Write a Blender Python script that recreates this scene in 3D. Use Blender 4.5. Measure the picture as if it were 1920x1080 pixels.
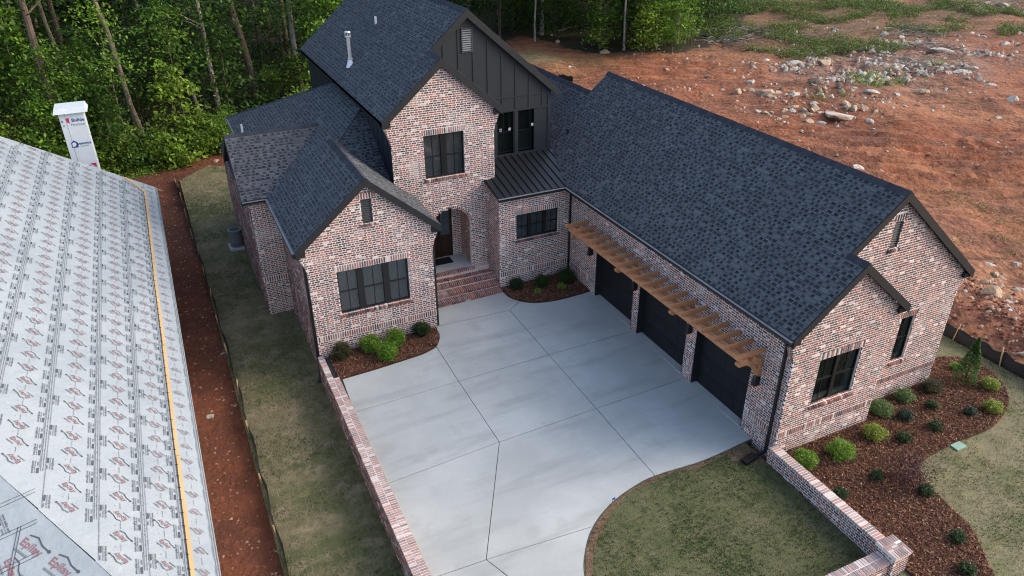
import bpy, math, random
import numpy as np
from mathutils import Matrix, Vector
random.seed(7); rng = np.random.default_rng(7)
for o in list(bpy.data.objects): bpy.data.objects.remove(o)
scene = bpy.context.scene
COL = scene.collection

# ------------------------------------------------------------------ camera
CAM = np.array([-14.493, -12.249, 15.539])
cam_d = bpy.data.cameras.new('camera'); cam = bpy.data.objects.new('camera', cam_d); COL.objects.link(cam)
Fv = Vector((0.3729879, 0.78974617, -0.48701234)); Rv = Vector((0.90323735, -0.42912168, -0.00410792)); Uv = Rv.cross(Fv)
cam.matrix_world = Matrix(((Rv.x, Uv.x, -Fv.x, CAM[0]), (Rv.y, Uv.y, -Fv.y, CAM[1]), (Rv.z, Uv.z, -Fv.z, CAM[2]), (0, 0, 0, 1)))
cam_d.sensor_width = 36; cam_d.lens = 1402.37 / 1920 * 36; cam_d.clip_end = 1000; cam_d.clip_start = .1
scene.camera = cam
# ------------------------------------------------------------------ sky, sun, exposure
SUN_EL, SUN_AZ = math.radians(30), math.radians(-20)     # azimuth measured from +X towards +Y
world = bpy.data.worlds.new('World'); scene.world = world; world.use_nodes = True
wn = world.node_tree.nodes; wl = world.node_tree.links
sky = wn.new('ShaderNodeTexSky'); sky.sky_type = 'NISHITA'; sky.sun_disc = False
sky.sun_elevation = SUN_EL; sky.sun_rotation = math.pi / 2 - SUN_AZ
sky.air_density = .95; sky.dust_density = 3.5; sky.ozone_density = .7
wl.new(sky.outputs[0], wn['Background'].inputs[0]); wn['Background'].inputs[1].default_value = 0.15
sd = bpy.data.lights.new('sun', 'SUN'); sd.energy = .5; sd.angle = math.radians(34); sd.color = (1, .95, .89)
sun = bpy.data.objects.new('sun', sd); COL.objects.link(sun)
sv = Vector((math.cos(SUN_EL) * math.cos(SUN_AZ), math.cos(SUN_EL) * math.sin(SUN_AZ), math.sin(SUN_EL)))
sun.rotation_euler = sv.to_track_quat('Z', 'Y').to_euler(); sun.location = (30, -10, 25)
vs = scene.view_settings; vs.view_transform = 'Standard'; vs.look = 'None'; vs.exposure = 1.38; vs.gamma = 1

scene.render.engine = 'CYCLES'; scene.cycles.use_denoising = True; scene.cycles.denoiser = 'OPENIMAGEDENOISE'; scene.cycles.denoising_input_passes = 'RGB_ALBEDO_NORMAL'; scene.cycles.denoising_prefilter = 'NONE'; scene.cycles.use_adaptive_sampling = False; scene.cycles.filter_width = 1.1
scene.cycles.sample_clamp_indirect = 4; scene.cycles.max_bounces = 8
# ------------------------------------------------------------------ helpers
def sm(a, b, x):
    t = np.clip((x - a) / (b - a), 0, 1); return t * t * (3 - 2 * t)
def zt(x, y):
    return (-.92 + .68 * sm(-11.0, -3, x) + .22 * sm(10.9, 13, x) + .03 * np.maximum(0, x - 16) * sm(0, 10, y + 0 * x)
            + .02 * np.maximum(0, y - 36) * sm(20, -5, x))
def slab(x, y): return .022 * x + .024 * y
_p = rng.random((256, 256))
def vnoise(x, y):
    x = np.asarray(x, float); y = np.asarray(y, float)
    xi = np.floor(x).astype(int); yi = np.floor(y).astype(int); fx = x - xi; fy = y - yi
    fx = fx * fx * (3 - 2 * fx); fy = fy * fy * (3 - 2 * fy)
    g = lambda a, b: _p[a % 256, b % 256]
    return (g(xi, yi) * (1 - fx) + g(xi + 1, yi) * fx) * (1 - fy) + (g(xi, yi + 1) * (1 - fx) + g(xi + 1, yi + 1) * fx) * fy
def fbm(x, y, o=4):
    s = 0; a = .5
    for k in range(o): s = s + a * vnoise(x * 2 ** k + 17 * k, y * 2 ** k + 9 * k); a *= .5
    return s

def mesh_np(name, V, Fc, mat, col=None, smooth=False, mi=None):
    """V (n,3); Fc: (m,k) array or list of index tuples"""
    me = bpy.data.meshes.new(name); V = np.asarray(V, np.float32)
    if isinstance(Fc, np.ndarray):
        m, k = Fc.shape
        me.vertices.add(len(V)); me.vertices.foreach_set('co', V.ravel())
        me.loops.add(m * k); me.loops.foreach_set('vertex_index', Fc.astype(np.int32).ravel())
        me.polygons.add(m); me.polygons.foreach_set('loop_start', np.arange(0, m * k, k, dtype=np.int32))
        me.update(calc_edges=True)
    else:
        me.from_pydata([tuple(v) for v in V], [], [tuple(f) for f in Fc]); me.update()
    if col is not None:
        at = me.color_attributes.new('col', 'FLOAT_COLOR', 'POINT')
        c = np.ones((len(V), 4), np.float32); c[:, :3] = col; at.data.foreach_set('color', c.ravel())
    mats = mat if isinstance(mat, (list, tuple)) else [mat]
    for q in mats: me.materials.append(q)
    if mi is not None: me.polygons.foreach_set('material_index', np.asarray(mi, np.int32))
    if smooth: me.polygons.foreach_set('use_smooth', np.ones(len(me.polygons), bool))
    return me
SG = np.array([(-1, -1, -1), (1, -1, -1), (1, 1, -1), (-1, 1, -1), (-1, -1, 1), (1, -1, 1), (1, 1, 1), (-1, 1, 1)], float)
BF = np.array([(0, 3, 2, 1), (4, 5, 6, 7), (0, 1, 5, 4), (1, 2, 6, 5), (2, 3, 7, 6), (3, 0, 4, 7)])
class Acc:
    """collects boxes and polygons, builds ONE mesh"""
    def __init__(s): s.V = []; s.F = []; s.c = []; s.n = 0
    def boxes(s, C, A, B, D, col=None):
        """arrays of centres and half axes (n,3)"""
        C = np.atleast_2d(np.asarray(C, float)); n = len(C)
        A, B, D = (np.broadcast_to(np.atleast_2d(np.asarray(q, float)), (n, 3)) for q in (A, B, D))
        v = (C[:, None] + SG[None, :, :1] * A[:, None] + SG[None, :, 1:2] * B[:, None] + SG[None, :, 2:] * D[:, None]).reshape(-1, 3)
        f = (BF[None] + (np.arange(n) * 8)[:, None, None] + s.n).reshape(-1, 4)
        s.V.append(v); s.F += [tuple(q) for q in f] if n < 50 else []
        if n >= 50: s.F += list(map(tuple, f.tolist()))
        c = np.ones((n, 3)) * .5 if col is None else np.broadcast_to(np.atleast_2d(col), (n, 3))
        s.c.append(np.repeat(c, 8, 0)); s.n += n * 8
    def box(s, x0, x1, y0, y1, z0, z1, col=None):
        s.boxes([((x0 + x1) / 2, (y0 + y1) / 2, (z0 + z1) / 2)], [((x1 - x0) / 2, 0, 0)], [(0, (y1 - y0) / 2, 0)], [(0, 0, (z1 - z0) / 2)], col)
    def bar(s, p, q, w, h, up=(0, 0, 1), col=None):
        p = Vector(p); q = Vector(q); d = (q - p); L = d.length; d.normalize()
        sd_ = d.cross(Vector(up)); sd_.normalize(); u = sd_.cross(d)
        s.boxes([(p + q) / 2], [d * L / 2], [sd_ * w / 2], [u * h / 2], col)
    def poly(s, pts, faces, col=None):
        v = np.asarray(pts, float); s.V.append(v); s.F += [tuple(i + s.n for i in f) for f in faces]
        s.c.append(np.broadcast_to(np.atleast_2d((.5, .5, .5) if col is None else col), (len(v), 3))); s.n += len(v)
    def prism(s, bot, top, col=None):
        n = len(bot); s.poly(list(bot) + list(top), [tuple(range(n - 1, -1, -1)), tuple(range(n, 2 * n))] + [(i, (i + 1) % n, n + (i + 1) % n, n + i) for i in range(n)], col)
    def tube(s, pts, radii, k=8, col=None, cap=True):
        pts = [Vector(p) for p in pts]; base = []; 
        for i, p in enumerate(pts):
            d = (pts[min(i + 1, len(pts) - 1)] - pts[max(i - 1, 0)]).normalized()
            a = d.cross(Vector((.31, .95, .05)) if abs(d.y) < .9 else Vector((1, 0, 0))).normalized(); b = d.cross(a)
            for j in range(k):
                t = 2 * math.pi * j / k; base.append(p + (a * math.cos(t) + b * math.sin(t)) * radii[i])
        fs = [(i * k + j, i * k + (j + 1) % k, (i + 1) * k + (j + 1) % k, (i + 1) * k + j) for i in range(len(pts) - 1) for j in range(k)]
        if cap: fs += [tuple(range(k - 1, -1, -1)), tuple(range((len(pts) - 1) * k, len(pts) * k))]
        s.poly(base, fs, col)
    def mesh(s, name, mat, smooth=False):
        return mesh_np(name, np.concatenate(s.V), s.F, mat, np.concatenate(s.c), smooth)
    def build(s, name, mat, parent=None, kind=None, smooth=False, recenter=False):
        return obj(name, s.mesh(name, mat, smooth), parent, kind, recenter)
def obj(name, me, parent=None, kind=None, recenter=False):
    o = bpy.data.objects.new(name, me); COL.objects.link(o)
    if parent is not None:
        o.parent = parent
        if parent.parent is None: o.location = -parent.location      # child meshes are written in world coordinates
    elif recenter:
        co = np.empty(len(me.vertices) * 3, np.float32); me.vertices.foreach_get('co', co); co = co.reshape(-1, 3)
        c = np.array([(co[:, 0].min() + co[:, 0].max()) / 2, (co[:, 1].min() + co[:, 1].max()) / 2, co[:, 2].min()])
        me.vertices.foreach_set('co', (co - c).astype(np.float32).ravel()); me.update(); o.location = c
    if kind: o['kind'] = kind
    return o
def tag(o, label, cat, group=None):
    o['label'] = label; o['category'] = cat
    if group: o['group'] = group
    return o
def thing(name, label, cat, loc=(0, 0, 0), group=None):
    o = bpy.data.objects.new(name, None); COL.objects.link(o); o.location = loc; o.empty_display_size = .3
    return tag(o, label, cat, group)
def structure(o): o['kind'] = 'structure'; return o
def place(me, name, parent, mtx):
    o = bpy.data.objects.new(name, me); COL.objects.link(o); o.parent = parent
    o.matrix_basis = mtx
    return o

# ------------------------------------------------------------------ materials
def mat(name, base=(.5, .5, .5), rough=.85, layers=(), attr=False, metal=0., bump=None, spec=.3, coord='pos', trans=0.):
    m = bpy.data.materials.new(name); m.use_nodes = True; N = m.node_tree.nodes; L = m.node_tree.links
    b = N['Principled BSDF']; b.inputs['Roughness'].default_value = rough; b.inputs['Metallic'].default_value = metal
    b.inputs['Specular IOR Level'].default_value = spec
    if coord == 'pos': cs = N.new('ShaderNodeNewGeometry').outputs['Position']
    else: cs = N.new('ShaderNodeTexCoord').outputs['Object']
    if attr:
        a = N.new('ShaderNodeVertexColor'); a.layer_name = 'col'; cur = a.outputs['Color']
    else:
        r = N.new('ShaderNodeRGB'); r.outputs[0].default_value = (*base, 1); cur = r.outputs[0]
    for (scale, det, c2, lo, hi, amt) in layers:
        mp = N.new('ShaderNodeMapping'); L.new(cs, mp.inputs[0])
        if isinstance(scale, tuple):
            mp.inputs['Scale'].default_value = scale[:3]; sc = 1
            if len(scale) > 3: mr0 = N.new('ShaderNodeMapping'); mr0.inputs['Rotation'].default_value = (0, 0, scale[3]); L.new(cs, mr0.inputs[0]); L.new(mr0.outputs[0], mp.inputs[0])
        else: sc = scale
        nt = N.new('ShaderNodeTexNoise'); nt.inputs['Scale'].default_value = sc; nt.inputs['Detail'].default_value = det; nt.inputs['Roughness'].default_value = .6
        L.new(mp.outputs[0], nt.inputs['Vector'])
        mr = N.new('ShaderNodeMapRange'); mr.inputs['From Min'].default_value = lo; mr.inputs['From Max'].default_value = hi; mr.inputs['To Max'].default_value = amt
        L.new(nt.outputs['Fac'], mr.inputs['Value'])
        mx = N.new('ShaderNodeMix'); mx.data_type = 'RGBA'
        L.new(mr.outputs[0], mx.inputs['Factor']); L.new(cur, mx.inputs[6]); mx.inputs[7].default_value = (*c2, 1); cur = mx.outputs[2]
    L.new(cur, b.inputs['Base Color'])
    if bump:
        nt = N.new('ShaderNodeTexNoise'); nt.inputs['Scale'].default_value = bump[0]; nt.inputs['Detail'].default_value = 5; L.new(cs, nt.inputs['Vector'])
        bp_ = N.new('ShaderNodeBump'); bp_.inputs['Strength'].default_value = bump[1]; bp_.inputs['Distance'].default_value = bump[2] if len(bump) > 2 else .02
        L.new(nt.outputs['Fac'], bp_.inputs['Height']); L.new(bp_.outputs[0], b.inputs['Normal'])
    if trans:
        t = N.new('ShaderNodeBsdfTranslucent'); L.new(cur, t.inputs[0]); ms = N.new('ShaderNodeMixShader'); ms.inputs[0].default_value = trans
        out = N['Material Output']; L.new(b.outputs[0], ms.inputs[1]); L.new(t.outputs[0], ms.inputs[2]); L.new(ms.outputs[0], out.inputs[0])
    return m
MORT = (.74, .675, .64)
M_brick = mat('brick_clay', attr=True, rough=.9, layers=[(1.1, 4, MORT, .54, .8, .5), (9, 4, MORT, .58, .78, .45), (60, 3, (.03, .025, .025), .6, .8, .3)], bump=(55, .5, .006))
M_mortar = mat('mortar_joint', MORT, .95, layers=[(1.3, 4, (.68, .60, .56), .45, .7, .55), (25, 4, (.62, .54, .51), .5, .8, .5)], bump=(80, .4, .004))
M_shingle = mat('asphalt_shingle', attr=True, rough=.92, layers=[(.7, 3, (.034, .037, .045), .45, .7, .25), (180, 2, (.12, .125, .135), .58, .75, .35)], bump=(240, .5, .004))
M_deck = mat('roof_deck', (.03, .03, .033), .8)
M_trim = mat('dark_trim_paint', (.0155, .0175, .021), .55, layers=[(3, 3, (.021, .0235, .027), .4, .7, .5)])
M_vent = mat('vent_grey_paint', (.05, .052, .056), .6)
M_siding = mat('dark_board_siding', (.0165, .021, .027), .6, layers=[((2, 2, .4), 3, (.021, .026, .033), .4, .7, .6), ((60, 60, 2), 2, (.025, .025, .027), .55, .8, .4)], bump=(30, .15, .004))
M_gutterg = mat('gutter_top_metal', (.20, .215, .23), .45, metal=.2, layers=[(2, 3, (.13, .14, .15), .45, .7, .6)])
M_black = mat('black_metal', (.009, .009, .010), .38, spec=.5, layers=[(4, 3, (.016, .016, .017), .45, .7, .6)])
M_frame = mat('black_window_frame', (.008, .009, .010), .35, spec=.5)
M_screen = mat('dark_insect_screen', (.022, .023, .025), .7)
M_liner = mat('window_liner_grey', (.30, .32, .31), .6)
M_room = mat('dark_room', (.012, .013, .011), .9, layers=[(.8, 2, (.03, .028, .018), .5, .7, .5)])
M_metalroof = mat('black_standing_seam', (.009, .0115, .0145), .42, metal=.0, spec=.4, layers=[(2.5, 3, (.013, .016, .020), .4, .7, .7)])
M_door = mat('garage_door_black', (.010, .011, .013), .5, layers=[((1.2, 1.2, 3), 4, (.017, .018, .021), .4, .7, .8)], bump=(60, .1, .003))
M_wooddoor = mat('stained_door_wood', (.022, .011, .006), .35, layers=[((8, 8, .6), 4, (.04, .02, .01), .4, .7, .8)])
M_cedar = mat('cedar_timber', (.52, .245, .118), .7, attr=False, layers=[((5, 5, 5), 4, (.42, .18, .083), .42, .68, .7), ((30, 30, 30), 3, (.60, .32, .175), .5, .75, .5), (70, 2, (.22, .10, .05), .68, .78, .7)], bump=(40, .25, .004))
M_conc = mat('broom_concrete', (.355, .378, .368), .85, layers=[(.35, 5, (.45, .474, .463), .44, .64, .8), ((.25, 1.4, 1), 4, (.28, .30, .293), .5, .68, .7), (.8, 6, (.235, .22, .20), .6, .74, .55), (1.6, 5, (.40, .41, .415), .52, .72, .5), (.9, 6, (.25, .25, .24), .62, .8, .5), (14, 4, (.33, .335, .33), .5, .75, .35), (160, 2, (.27, .27, .27), .55, .75, .4)], bump=(150, .25, .004))
M_base = mat('joint_base', (.07, .068, .064), .95)
M_porch = mat('porch_concrete', (.42, .42, .42), .8, layers=[(2, 4, (.33, .33, .33), .45, .7, .6)])
M_terrain = mat('raw_ground', attr=True, rough=.95, layers=[(.35, 6, (.125, .048, .027), .50, .66, .6), ((.09, 1.5, 1, .7), 4, (.32, .13, .06), .53, .64, .7), ((.12, 2.1, 1, .45), 5, (.095, .034, .018), .54, .64, .7), ((.5, 1.6, 1), 6, (.33, .155, .082), .52, .72, .5), (1.7, 6, (.10, .038, .022), .52, .66, .55), (7, 6, (.30, .125, .062), .54, .68, .35), (11, 5, (.075, .028, .016), .56, .70, .45), (30, 3, (.38, .22, .14), .68, .76, .4)], bump=(3.0, .8, .22))
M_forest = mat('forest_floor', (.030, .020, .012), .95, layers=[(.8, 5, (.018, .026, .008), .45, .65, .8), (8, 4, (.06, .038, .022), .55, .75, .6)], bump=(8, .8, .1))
M_lawn = mat('dormant_lawn', (.19, .165, .092), .95, layers=[(.55, 4, (.070, .098, .027), .47, .62, .7), (1.3, 6, (.30, .24, .155), .5, .64, .75), (4, 6, (.05, .066, .021), .52, .66, .65), (28, 4, (.16, .14, .085), .5, .72, .6), (70, 3, (.03, .036, .014), .52, .7, .6)], bump=(45, .9, .05))
M_lawn2 = mat('dry_lawn', (.20, .185, .105), .95, layers=[(.5, 4, (.105, .125, .045), .48, .64, .75), (1.6, 5, (.28, .235, .145), .5, .68, .7), (5, 5, (.09, .10, .04), .52, .7, .6), (28, 4, (.30, .26, .17), .5, .72, .6), (70, 3, (.08, .085, .035), .52, .7, .6)], bump=(45, .9, .05))
def sod_seams(m, col, amt):
    N = m.node_tree.nodes; L = m.node_tree.links; b = N['Principled BSDF']; src = b.inputs['Base Color'].links[0].from_socket
    g = N.new('ShaderNodeNewGeometry'); nz = N.new('ShaderNodeTexNoise'); nz.inputs['Scale'].default_value = 2.5; va = N.new('ShaderNodeVectorMath'); va.operation = 'MULTIPLY_ADD'; va.inputs[1].default_value = (.22, .22, 0)
    L.new(g.outputs['Position'], nz.inputs['Vector']); L.new(nz.outputs['Color'], va.inputs[0]); L.new(g.outputs['Position'], va.inputs[2])
    bt = N.new('ShaderNodeTexBrick'); bt.inputs['Scale'].default_value = 1; bt.inputs['Brick Width'].default_value = 1.45; bt.inputs['Row Height'].default_value = .62; bt.inputs['Mortar Size'].default_value = .022; bt.inputs['Mortar Smooth'].default_value = .6
    L.new(va.outputs[0], bt.inputs['Vector']); ml = N.new('ShaderNodeMath'); ml.operation = 'MULTIPLY'; ml.inputs[1].default_value = amt; L.new(bt.outputs['Fac'], ml.inputs[0])
    mx = N.new('ShaderNodeMix'); mx.data_type = 'RGBA'; L.new(ml.outputs[0], mx.inputs['Factor']); L.new(src, mx.inputs[6]); mx.inputs[7].default_value = (*col, 1); L.new(mx.outputs[2], b.inputs['Base Color'])
sod_seams(M_lawn, (.25, .205, .13), .3)
M_blade = mat('grass_blade', attr=True, rough=.8, trans=.25)
M_mulch = mat('mulch', (.080, .037, .023), .95, layers=[(6, 4, (.028, .014, .01), .45, .65, .8), (40, 3, (.10, .045, .025), .5, .7, .7)], bump=(50, 1., .05))
M_chip = mat('mulch_chip', attr=True, rough=.9)
M_leaf = mat('leaf', attr=True, rough=.55, trans=.42, spec=.35)
M_bark = mat('bark', attr=True, rough=.95, layers=[((9, 9, 1.5), 4, (.05, .035, .025), .48, .66, .7), ((3, 3, .8), 3, (.22, .19, .155), .55, .75, .5)], bump=(14, .9, .05))
M_rock = mat('quarry_rock', attr=True, rough=.92, coord='obj', layers=[(1.6, 5, (.26, .11, .06), .50, .66, .8), (5, 5, (.20, .18, .16), .5, .7, .6), (18, 4, (.48, .42, .36), .55, .72, .5)], bump=(6, .7, .12))
M_wrap = mat('underlayment_sheet', (.275, .315, .340), .5, layers=[(.35, 4, (.22, .258, .285), .45, .65, .7), (2.5, 4, (.30, .335, .355), .5, .7, .5), ((1.5, 9, 9), 3, (.21, .245, .265), .56, .74, .35)], spec=.4, bump=(3.2, .6, .05))
M_housewrap = mat('white_house_wrap', (.50, .55, .58), .55, layers=[(1.5, 4, (.56, .6, .63), .5, .7, .6)], bump=(6, .3, .02))
M_pred = mat('print_red', (.21, .11, .125), .6); M_pgrey = mat('print_grey', (.06, .07, .08), .6); M_plt = mat('print_light_grey', (.15, .17, .185), .6)
M_pblue = mat('print_blue', (.02, .045, .21), .6); M_pmag = mat('print_crimson', (.42, .02, .07), .6)
M_lumber = mat('pine_lumber', (.40, .265, .125), .75, layers=[((3, .6, 3), 4, (.48, .35, .20), .45, .7, .7), (25, 3, (.32, .18, .07), .6, .75, .5)])
M_silt = mat('silt_fabric', (.010, .010, .011), .7, layers=[(3, 4, (.03, .028, .026), .5, .75, .5)], bump=(6, .5, .05))
M_galv = mat('galvanised_pipe', (.62, .63, .64), .35, metal=.6); M_white = mat('white_plastic', (.72, .73, .74), .5)
M_ac = mat('condenser_grey', (.16, .17, .175), .55, layers=[((1, 1, 60), 1, (.07, .075, .08), .5, .55, .8)])
M_mat = mat('door_mat_fibre', (.010, .010, .010), .95, bump=(150, .8, .01))
M_green = mat('green_plastic_lid', (.20, .34, .27), .6); M_flag = mat('blue_flag', (.01, .06, .4), .6)
M_twig = mat('dead_wood', attr=True, rough=.95)
def glass(name, tint, refl, clear):
    m = bpy.data.materials.new(name); m.use_nodes = True; N = m.node_tree.nodes; L = m.node_tree.links
    b = N['Principled BSDF']; b.inputs['Base Color'].default_value = (*tint, 1); b.inputs['Roughness'].default_value = .04; b.inputs['IOR'].default_value = refl
    t = N.new('ShaderNodeBsdfTransparent'); t.inputs[0].default_value = (.75, .82, .8, 1); ms = N.new('ShaderNodeMixShader'); ms.inputs[0].default_value = clear
    L.new(b.outputs[0], ms.inputs[1]); L.new(t.outputs[0], ms.inputs[2]); L.new(ms.outputs[0], N['Material Output'].inputs[0]); return m
M_glass = glass('window_glass', (.042, .052, .058), 1.9, .25); M_glassc = glass('clear_window_glass', (.015, .02, .02), 1.5, .75)
M_lampglow = bpy.data.materials.new('lantern_glow'); M_lampglow.use_nodes = True
_b = M_lampglow.node_tree.nodes['Principled BSDF']; _b.inputs['Emission Color'].default_value = (1, .42, .14, 1); _b.inputs['Emission Strength'].default_value = 2.2

# ================================================================== GROUND
def lines(*segs):
    out = [segs[0][0]]
    for a, b, st in segs: out += list(np.linspace(a, b, max(1, int(round((b - a) / st))) + 1)[1:])
    return np.array(out)
gx = lines((-320, -60, 20), (-60, -24, 2), (-24, -9, .4), (-9, 8, 1.), (8, 45, .28), (45, 90, .7), (90, 140, 4), (140, 400, 20))
gy = lines((-200, -40, 16), (-40, -8, 2), (-8, 45, .3), (45, 70, .6), (70, 120, 3), (120, 420, 20))
X, Y = np.meshgrid(gx, gy, indexing='ij')
fb = np.interp(X, [-60, -30, -14, 0, 17, 22, 24, 31, 36, 45, 60, 90, 200], [36, 37, 38.5, 44, 58, 62, 50, 46.5, 47.5, 54, 64, 84, 170])
forest = sm(-1.5, 2.5, Y - fb + 3 * (fbm(X * .35, Y * .35) - .5))
Z = zt(X, Y)
dirt = sm(11, 12.5, X) * (1 - forest)
rubble = np.exp(-(((X - 44) / 11) ** 2 + ((Y - 33) / 6.5) ** 2)) + np.exp(-(((X - 75) / 8) ** 2 + ((Y - 46) / 4) ** 2))
Z = Z + dirt * ((fbm(X * .22, Y * .22) - .5) * .9 + (fbm(X * .9, Y * .9) - .5) * .25 + (fbm(X * 2.7, Y * 2.7, 2) - .4) * .10) + rubble * dirt * (fbm(X * 1.1 + 5, Y * 1.1) - .3) * 1.2
# spoil berm beside the silt fence, loader tracks on the graded pad
berm = np.exp(-((X - 13.4 - .02 * Y) / 1.7) ** 2) * sm(-6, 0, Y) * sm(22, 10, Y); Z += berm * (.35 + .5 * (fbm(X * 1.7, Y * 1.7) - .4))
for cx_, cy_, r_ in ((33.5, 15.5, 2.2), (33.5, 15.5, 3.3), (29.5, 12.3, 2.5), (29.5, 12.3, 3.7), (38, 12, 4.4)):
    d = np.abs(np.hypot(X - cx_, (Y - cy_) * 1.15) - r_); ang = np.arctan2(Y - cy_, X - cx_)
    Z += dirt * .07 * (np.exp(-((d - .5) / .24) ** 2) - 1.1 * np.exp(-(d / .3) ** 2)) * sm(-.5, .4, np.sin(ang * 1 + r_ * 2))
for x0, y0, x1, y1 in ((14, 21, 34, 4), (13, 26, 40, 9), (15, 23, 38, 5), (16, 30, 30, 18)):
    L_ = math.hypot(x1 - x0, y1 - y0); t = ((X - x0) * (x1 - x0) + (Y - y0) * (y1 - y0)) / L_; dd = np.abs((X - x0) * (y1 - y0) - (Y - y0) * (x1 - x0)) / L_
    dd = np.abs(dd + .25 * np.sin(t * .8) - .8)
    Z += dirt * .13 * (np.exp(-((dd - .5) / .22) ** 2) - np.exp(-(dd / .32) ** 2)) * sm(0, 2, t) * sm(L_, L_ - 2, t)
strip = sm(-16.5, -15.2, X) * sm(-13.8, -14.1, X)
Z += strip * (fbm(X * 1.5, Y * 1.5) - .5) * .22 - strip * .06
n1 = fbm(X * .12 + 3, Y * .12); n2 = fbm(X * .5, Y * .5 + 8)
c_red = np.array((.215, .063, .024)); c_tan = np.array((.275, .112, .050)); c_dk = np.array((.12, .045, .026))
A = lambda w: w[..., None]
Ccol = c_red * (1 - A(sm(.42, .62, n1))) + c_tan * A(sm(.42, .62, n1))
near = sm(26, 14, X) * sm(34, 20, Y)                                # trampled paler track along the house
Ccol = Ccol * (1 - A(near * .55)) + np.array((.36, .21, .125)) * A(near * .55)
Ccol = Ccol * (1 - A(sm(.48, .62, n2) * .7)) + c_dk * A(sm(.48, .62, n2) * .7)
row = np.exp(-((Y - 29 + .25 * (X - 30)) / 4.5) ** 2) * np.exp(-((X - 31) / 9) ** 2) * sm(.36, .56, fbm(X * .45, Y * .45 + 3)); Ccol = Ccol * (1 - A(row * .7)) + np.array((.10, .042, .026)) * A(row * .7)
rb = np.clip(rubble * 1.2, 0, 1) * sm(.3, .55, n2 + .1); Ccol = Ccol * (1 - A(rb * .6)) + np.array((.25, .215, .18)) * A(rb * .6)
upr = sm(34, 46, Y) * sm(30, 42, X); Ccol = Ccol * (1 - A(upr * .8)) + np.array((.10, .082, .045)) * A(upr * .8)
Ccol = Ccol * (1 - A(np.clip(berm * 1.3, 0, 1))) + np.array((.16, .062, .038)) * A(np.clip(berm * 1.3, 0, 1))
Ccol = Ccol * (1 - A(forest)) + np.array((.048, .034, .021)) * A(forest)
lf = sm(-9, -11, X); Ccol = Ccol * (1 - A(lf * (1 - forest))) + np.array((.12, .038, .018)) * A(lf * (1 - forest))  # left strip: red clay, darkened further for the house's shadow over it
strawp = np.exp(-(((X - 18.5) / 2.2) ** 2 + ((Y - 52.5) / 4) ** 2)); Ccol = Ccol * (1 - A(strawp)) + np.array((.35, .30, .15)) * A(strawp)
mossp = np.exp(-(((X - 22) / 3.5) ** 2 + ((Y - 49) / 3) ** 2)) * .8; Ccol = Ccol * (1 - A(mossp)) + np.array((.11, .085, .03)) * A(mossp)
nxg, nyg = X.shape; idx = np.arange(nxg * nyg).reshape(nxg, nyg)
Fq = np.stack([idx[:-1, :-1], idx[1:, :-1], idx[1:, 1:], idx[:-1, 1:]], -1).reshape(-1, 4)
M_trench = mat('shaded_trench_clay', (.115, .036, .017), .95, layers=[(.6, 5, (.065, .023, .013), .46, .62, .7), (2.2, 6, (.175, .058, .027), .52, .68, .6), (8, 5, (.06, .024, .014), .52, .68, .6), (24, 4, (.24, .13, .085), .64, .74, .5)], bump=(6, .9, .12))  # red clay with the shade between the houses mixed into its colours
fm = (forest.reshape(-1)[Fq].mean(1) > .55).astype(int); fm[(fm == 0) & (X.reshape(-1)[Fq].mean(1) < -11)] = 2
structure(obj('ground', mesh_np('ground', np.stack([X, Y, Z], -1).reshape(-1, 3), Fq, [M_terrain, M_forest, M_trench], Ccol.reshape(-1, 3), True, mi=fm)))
def gz(x, y):                                                      # bilinear height of the ground sheet
    i = np.clip(np.searchsorted(gx, x) - 1, 0, nxg - 2); j = np.clip(np.searchsorted(gy, y) - 1, 0, nyg - 2)
    fx = (x - gx[i]) / (gx[i + 1] - gx[i]); fy = (y - gy[j]) / (gy[j + 1] - gy[j])
    return (Z[i, j] * (1 - fx) + Z[i + 1, j] * fx) * (1 - fy) + (Z[i, j + 1] * (1 - fx) + Z[i + 1, j + 1] * fx) * fy

def spline(P, n=6, closed=False):
    P = [np.array(p, float) for p in P]; out = []
    for i in range(len(P) - 1):
        a, b, c, d = P[max(i - 1, 0)], P[i], P[i + 1], P[min(i + 2, len(P) - 1)]
        for k in range(n):
            t = k / n; out.append(.5 * ((2 * b) + (-a + c) * t + (2 * a - 5 * b + 4 * c - d) * t * t + (-a + 3 * b - 3 * c + d) * t ** 3))
    return out + [P[-1]]
def inside(px, py, poly):
    r = np.zeros(np.shape(px), bool); n = len(poly)
    for i in range(n):
        x0, y0 = poly[i][0], poly[i][1]; x1, y1 = poly[(i + 1) % n][0], poly[(i + 1) % n][1]
        c = ((y0 > py) != (y1 > py)) & (px < (x1 - x0) * (py - y0) / ((y1 - y0) if y1 != y0 else 1e-9) + x0); r ^= c
    return r
def sheet(name, poly, zf, m, thick=.06):
    a = Acc(); top = [(p[0], p[1], float(zf(p[0], p[1]))) for p in poly]; a.prism([(p[0], p[1], p[2] - thick) for p in top], top); return a.build(name, m)
def scatter(poly, dens):
    xs = [p[0] for p in poly]; ys = [p[1] for p in poly]; n = int((max(xs) - min(xs)) * (max(ys) - min(ys)) * dens)
    x = rng.uniform(min(xs), max(xs), n); y = rng.uniform(min(ys), max(ys), n); k = inside(x, y, poly); return x[k], y[k]

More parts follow.
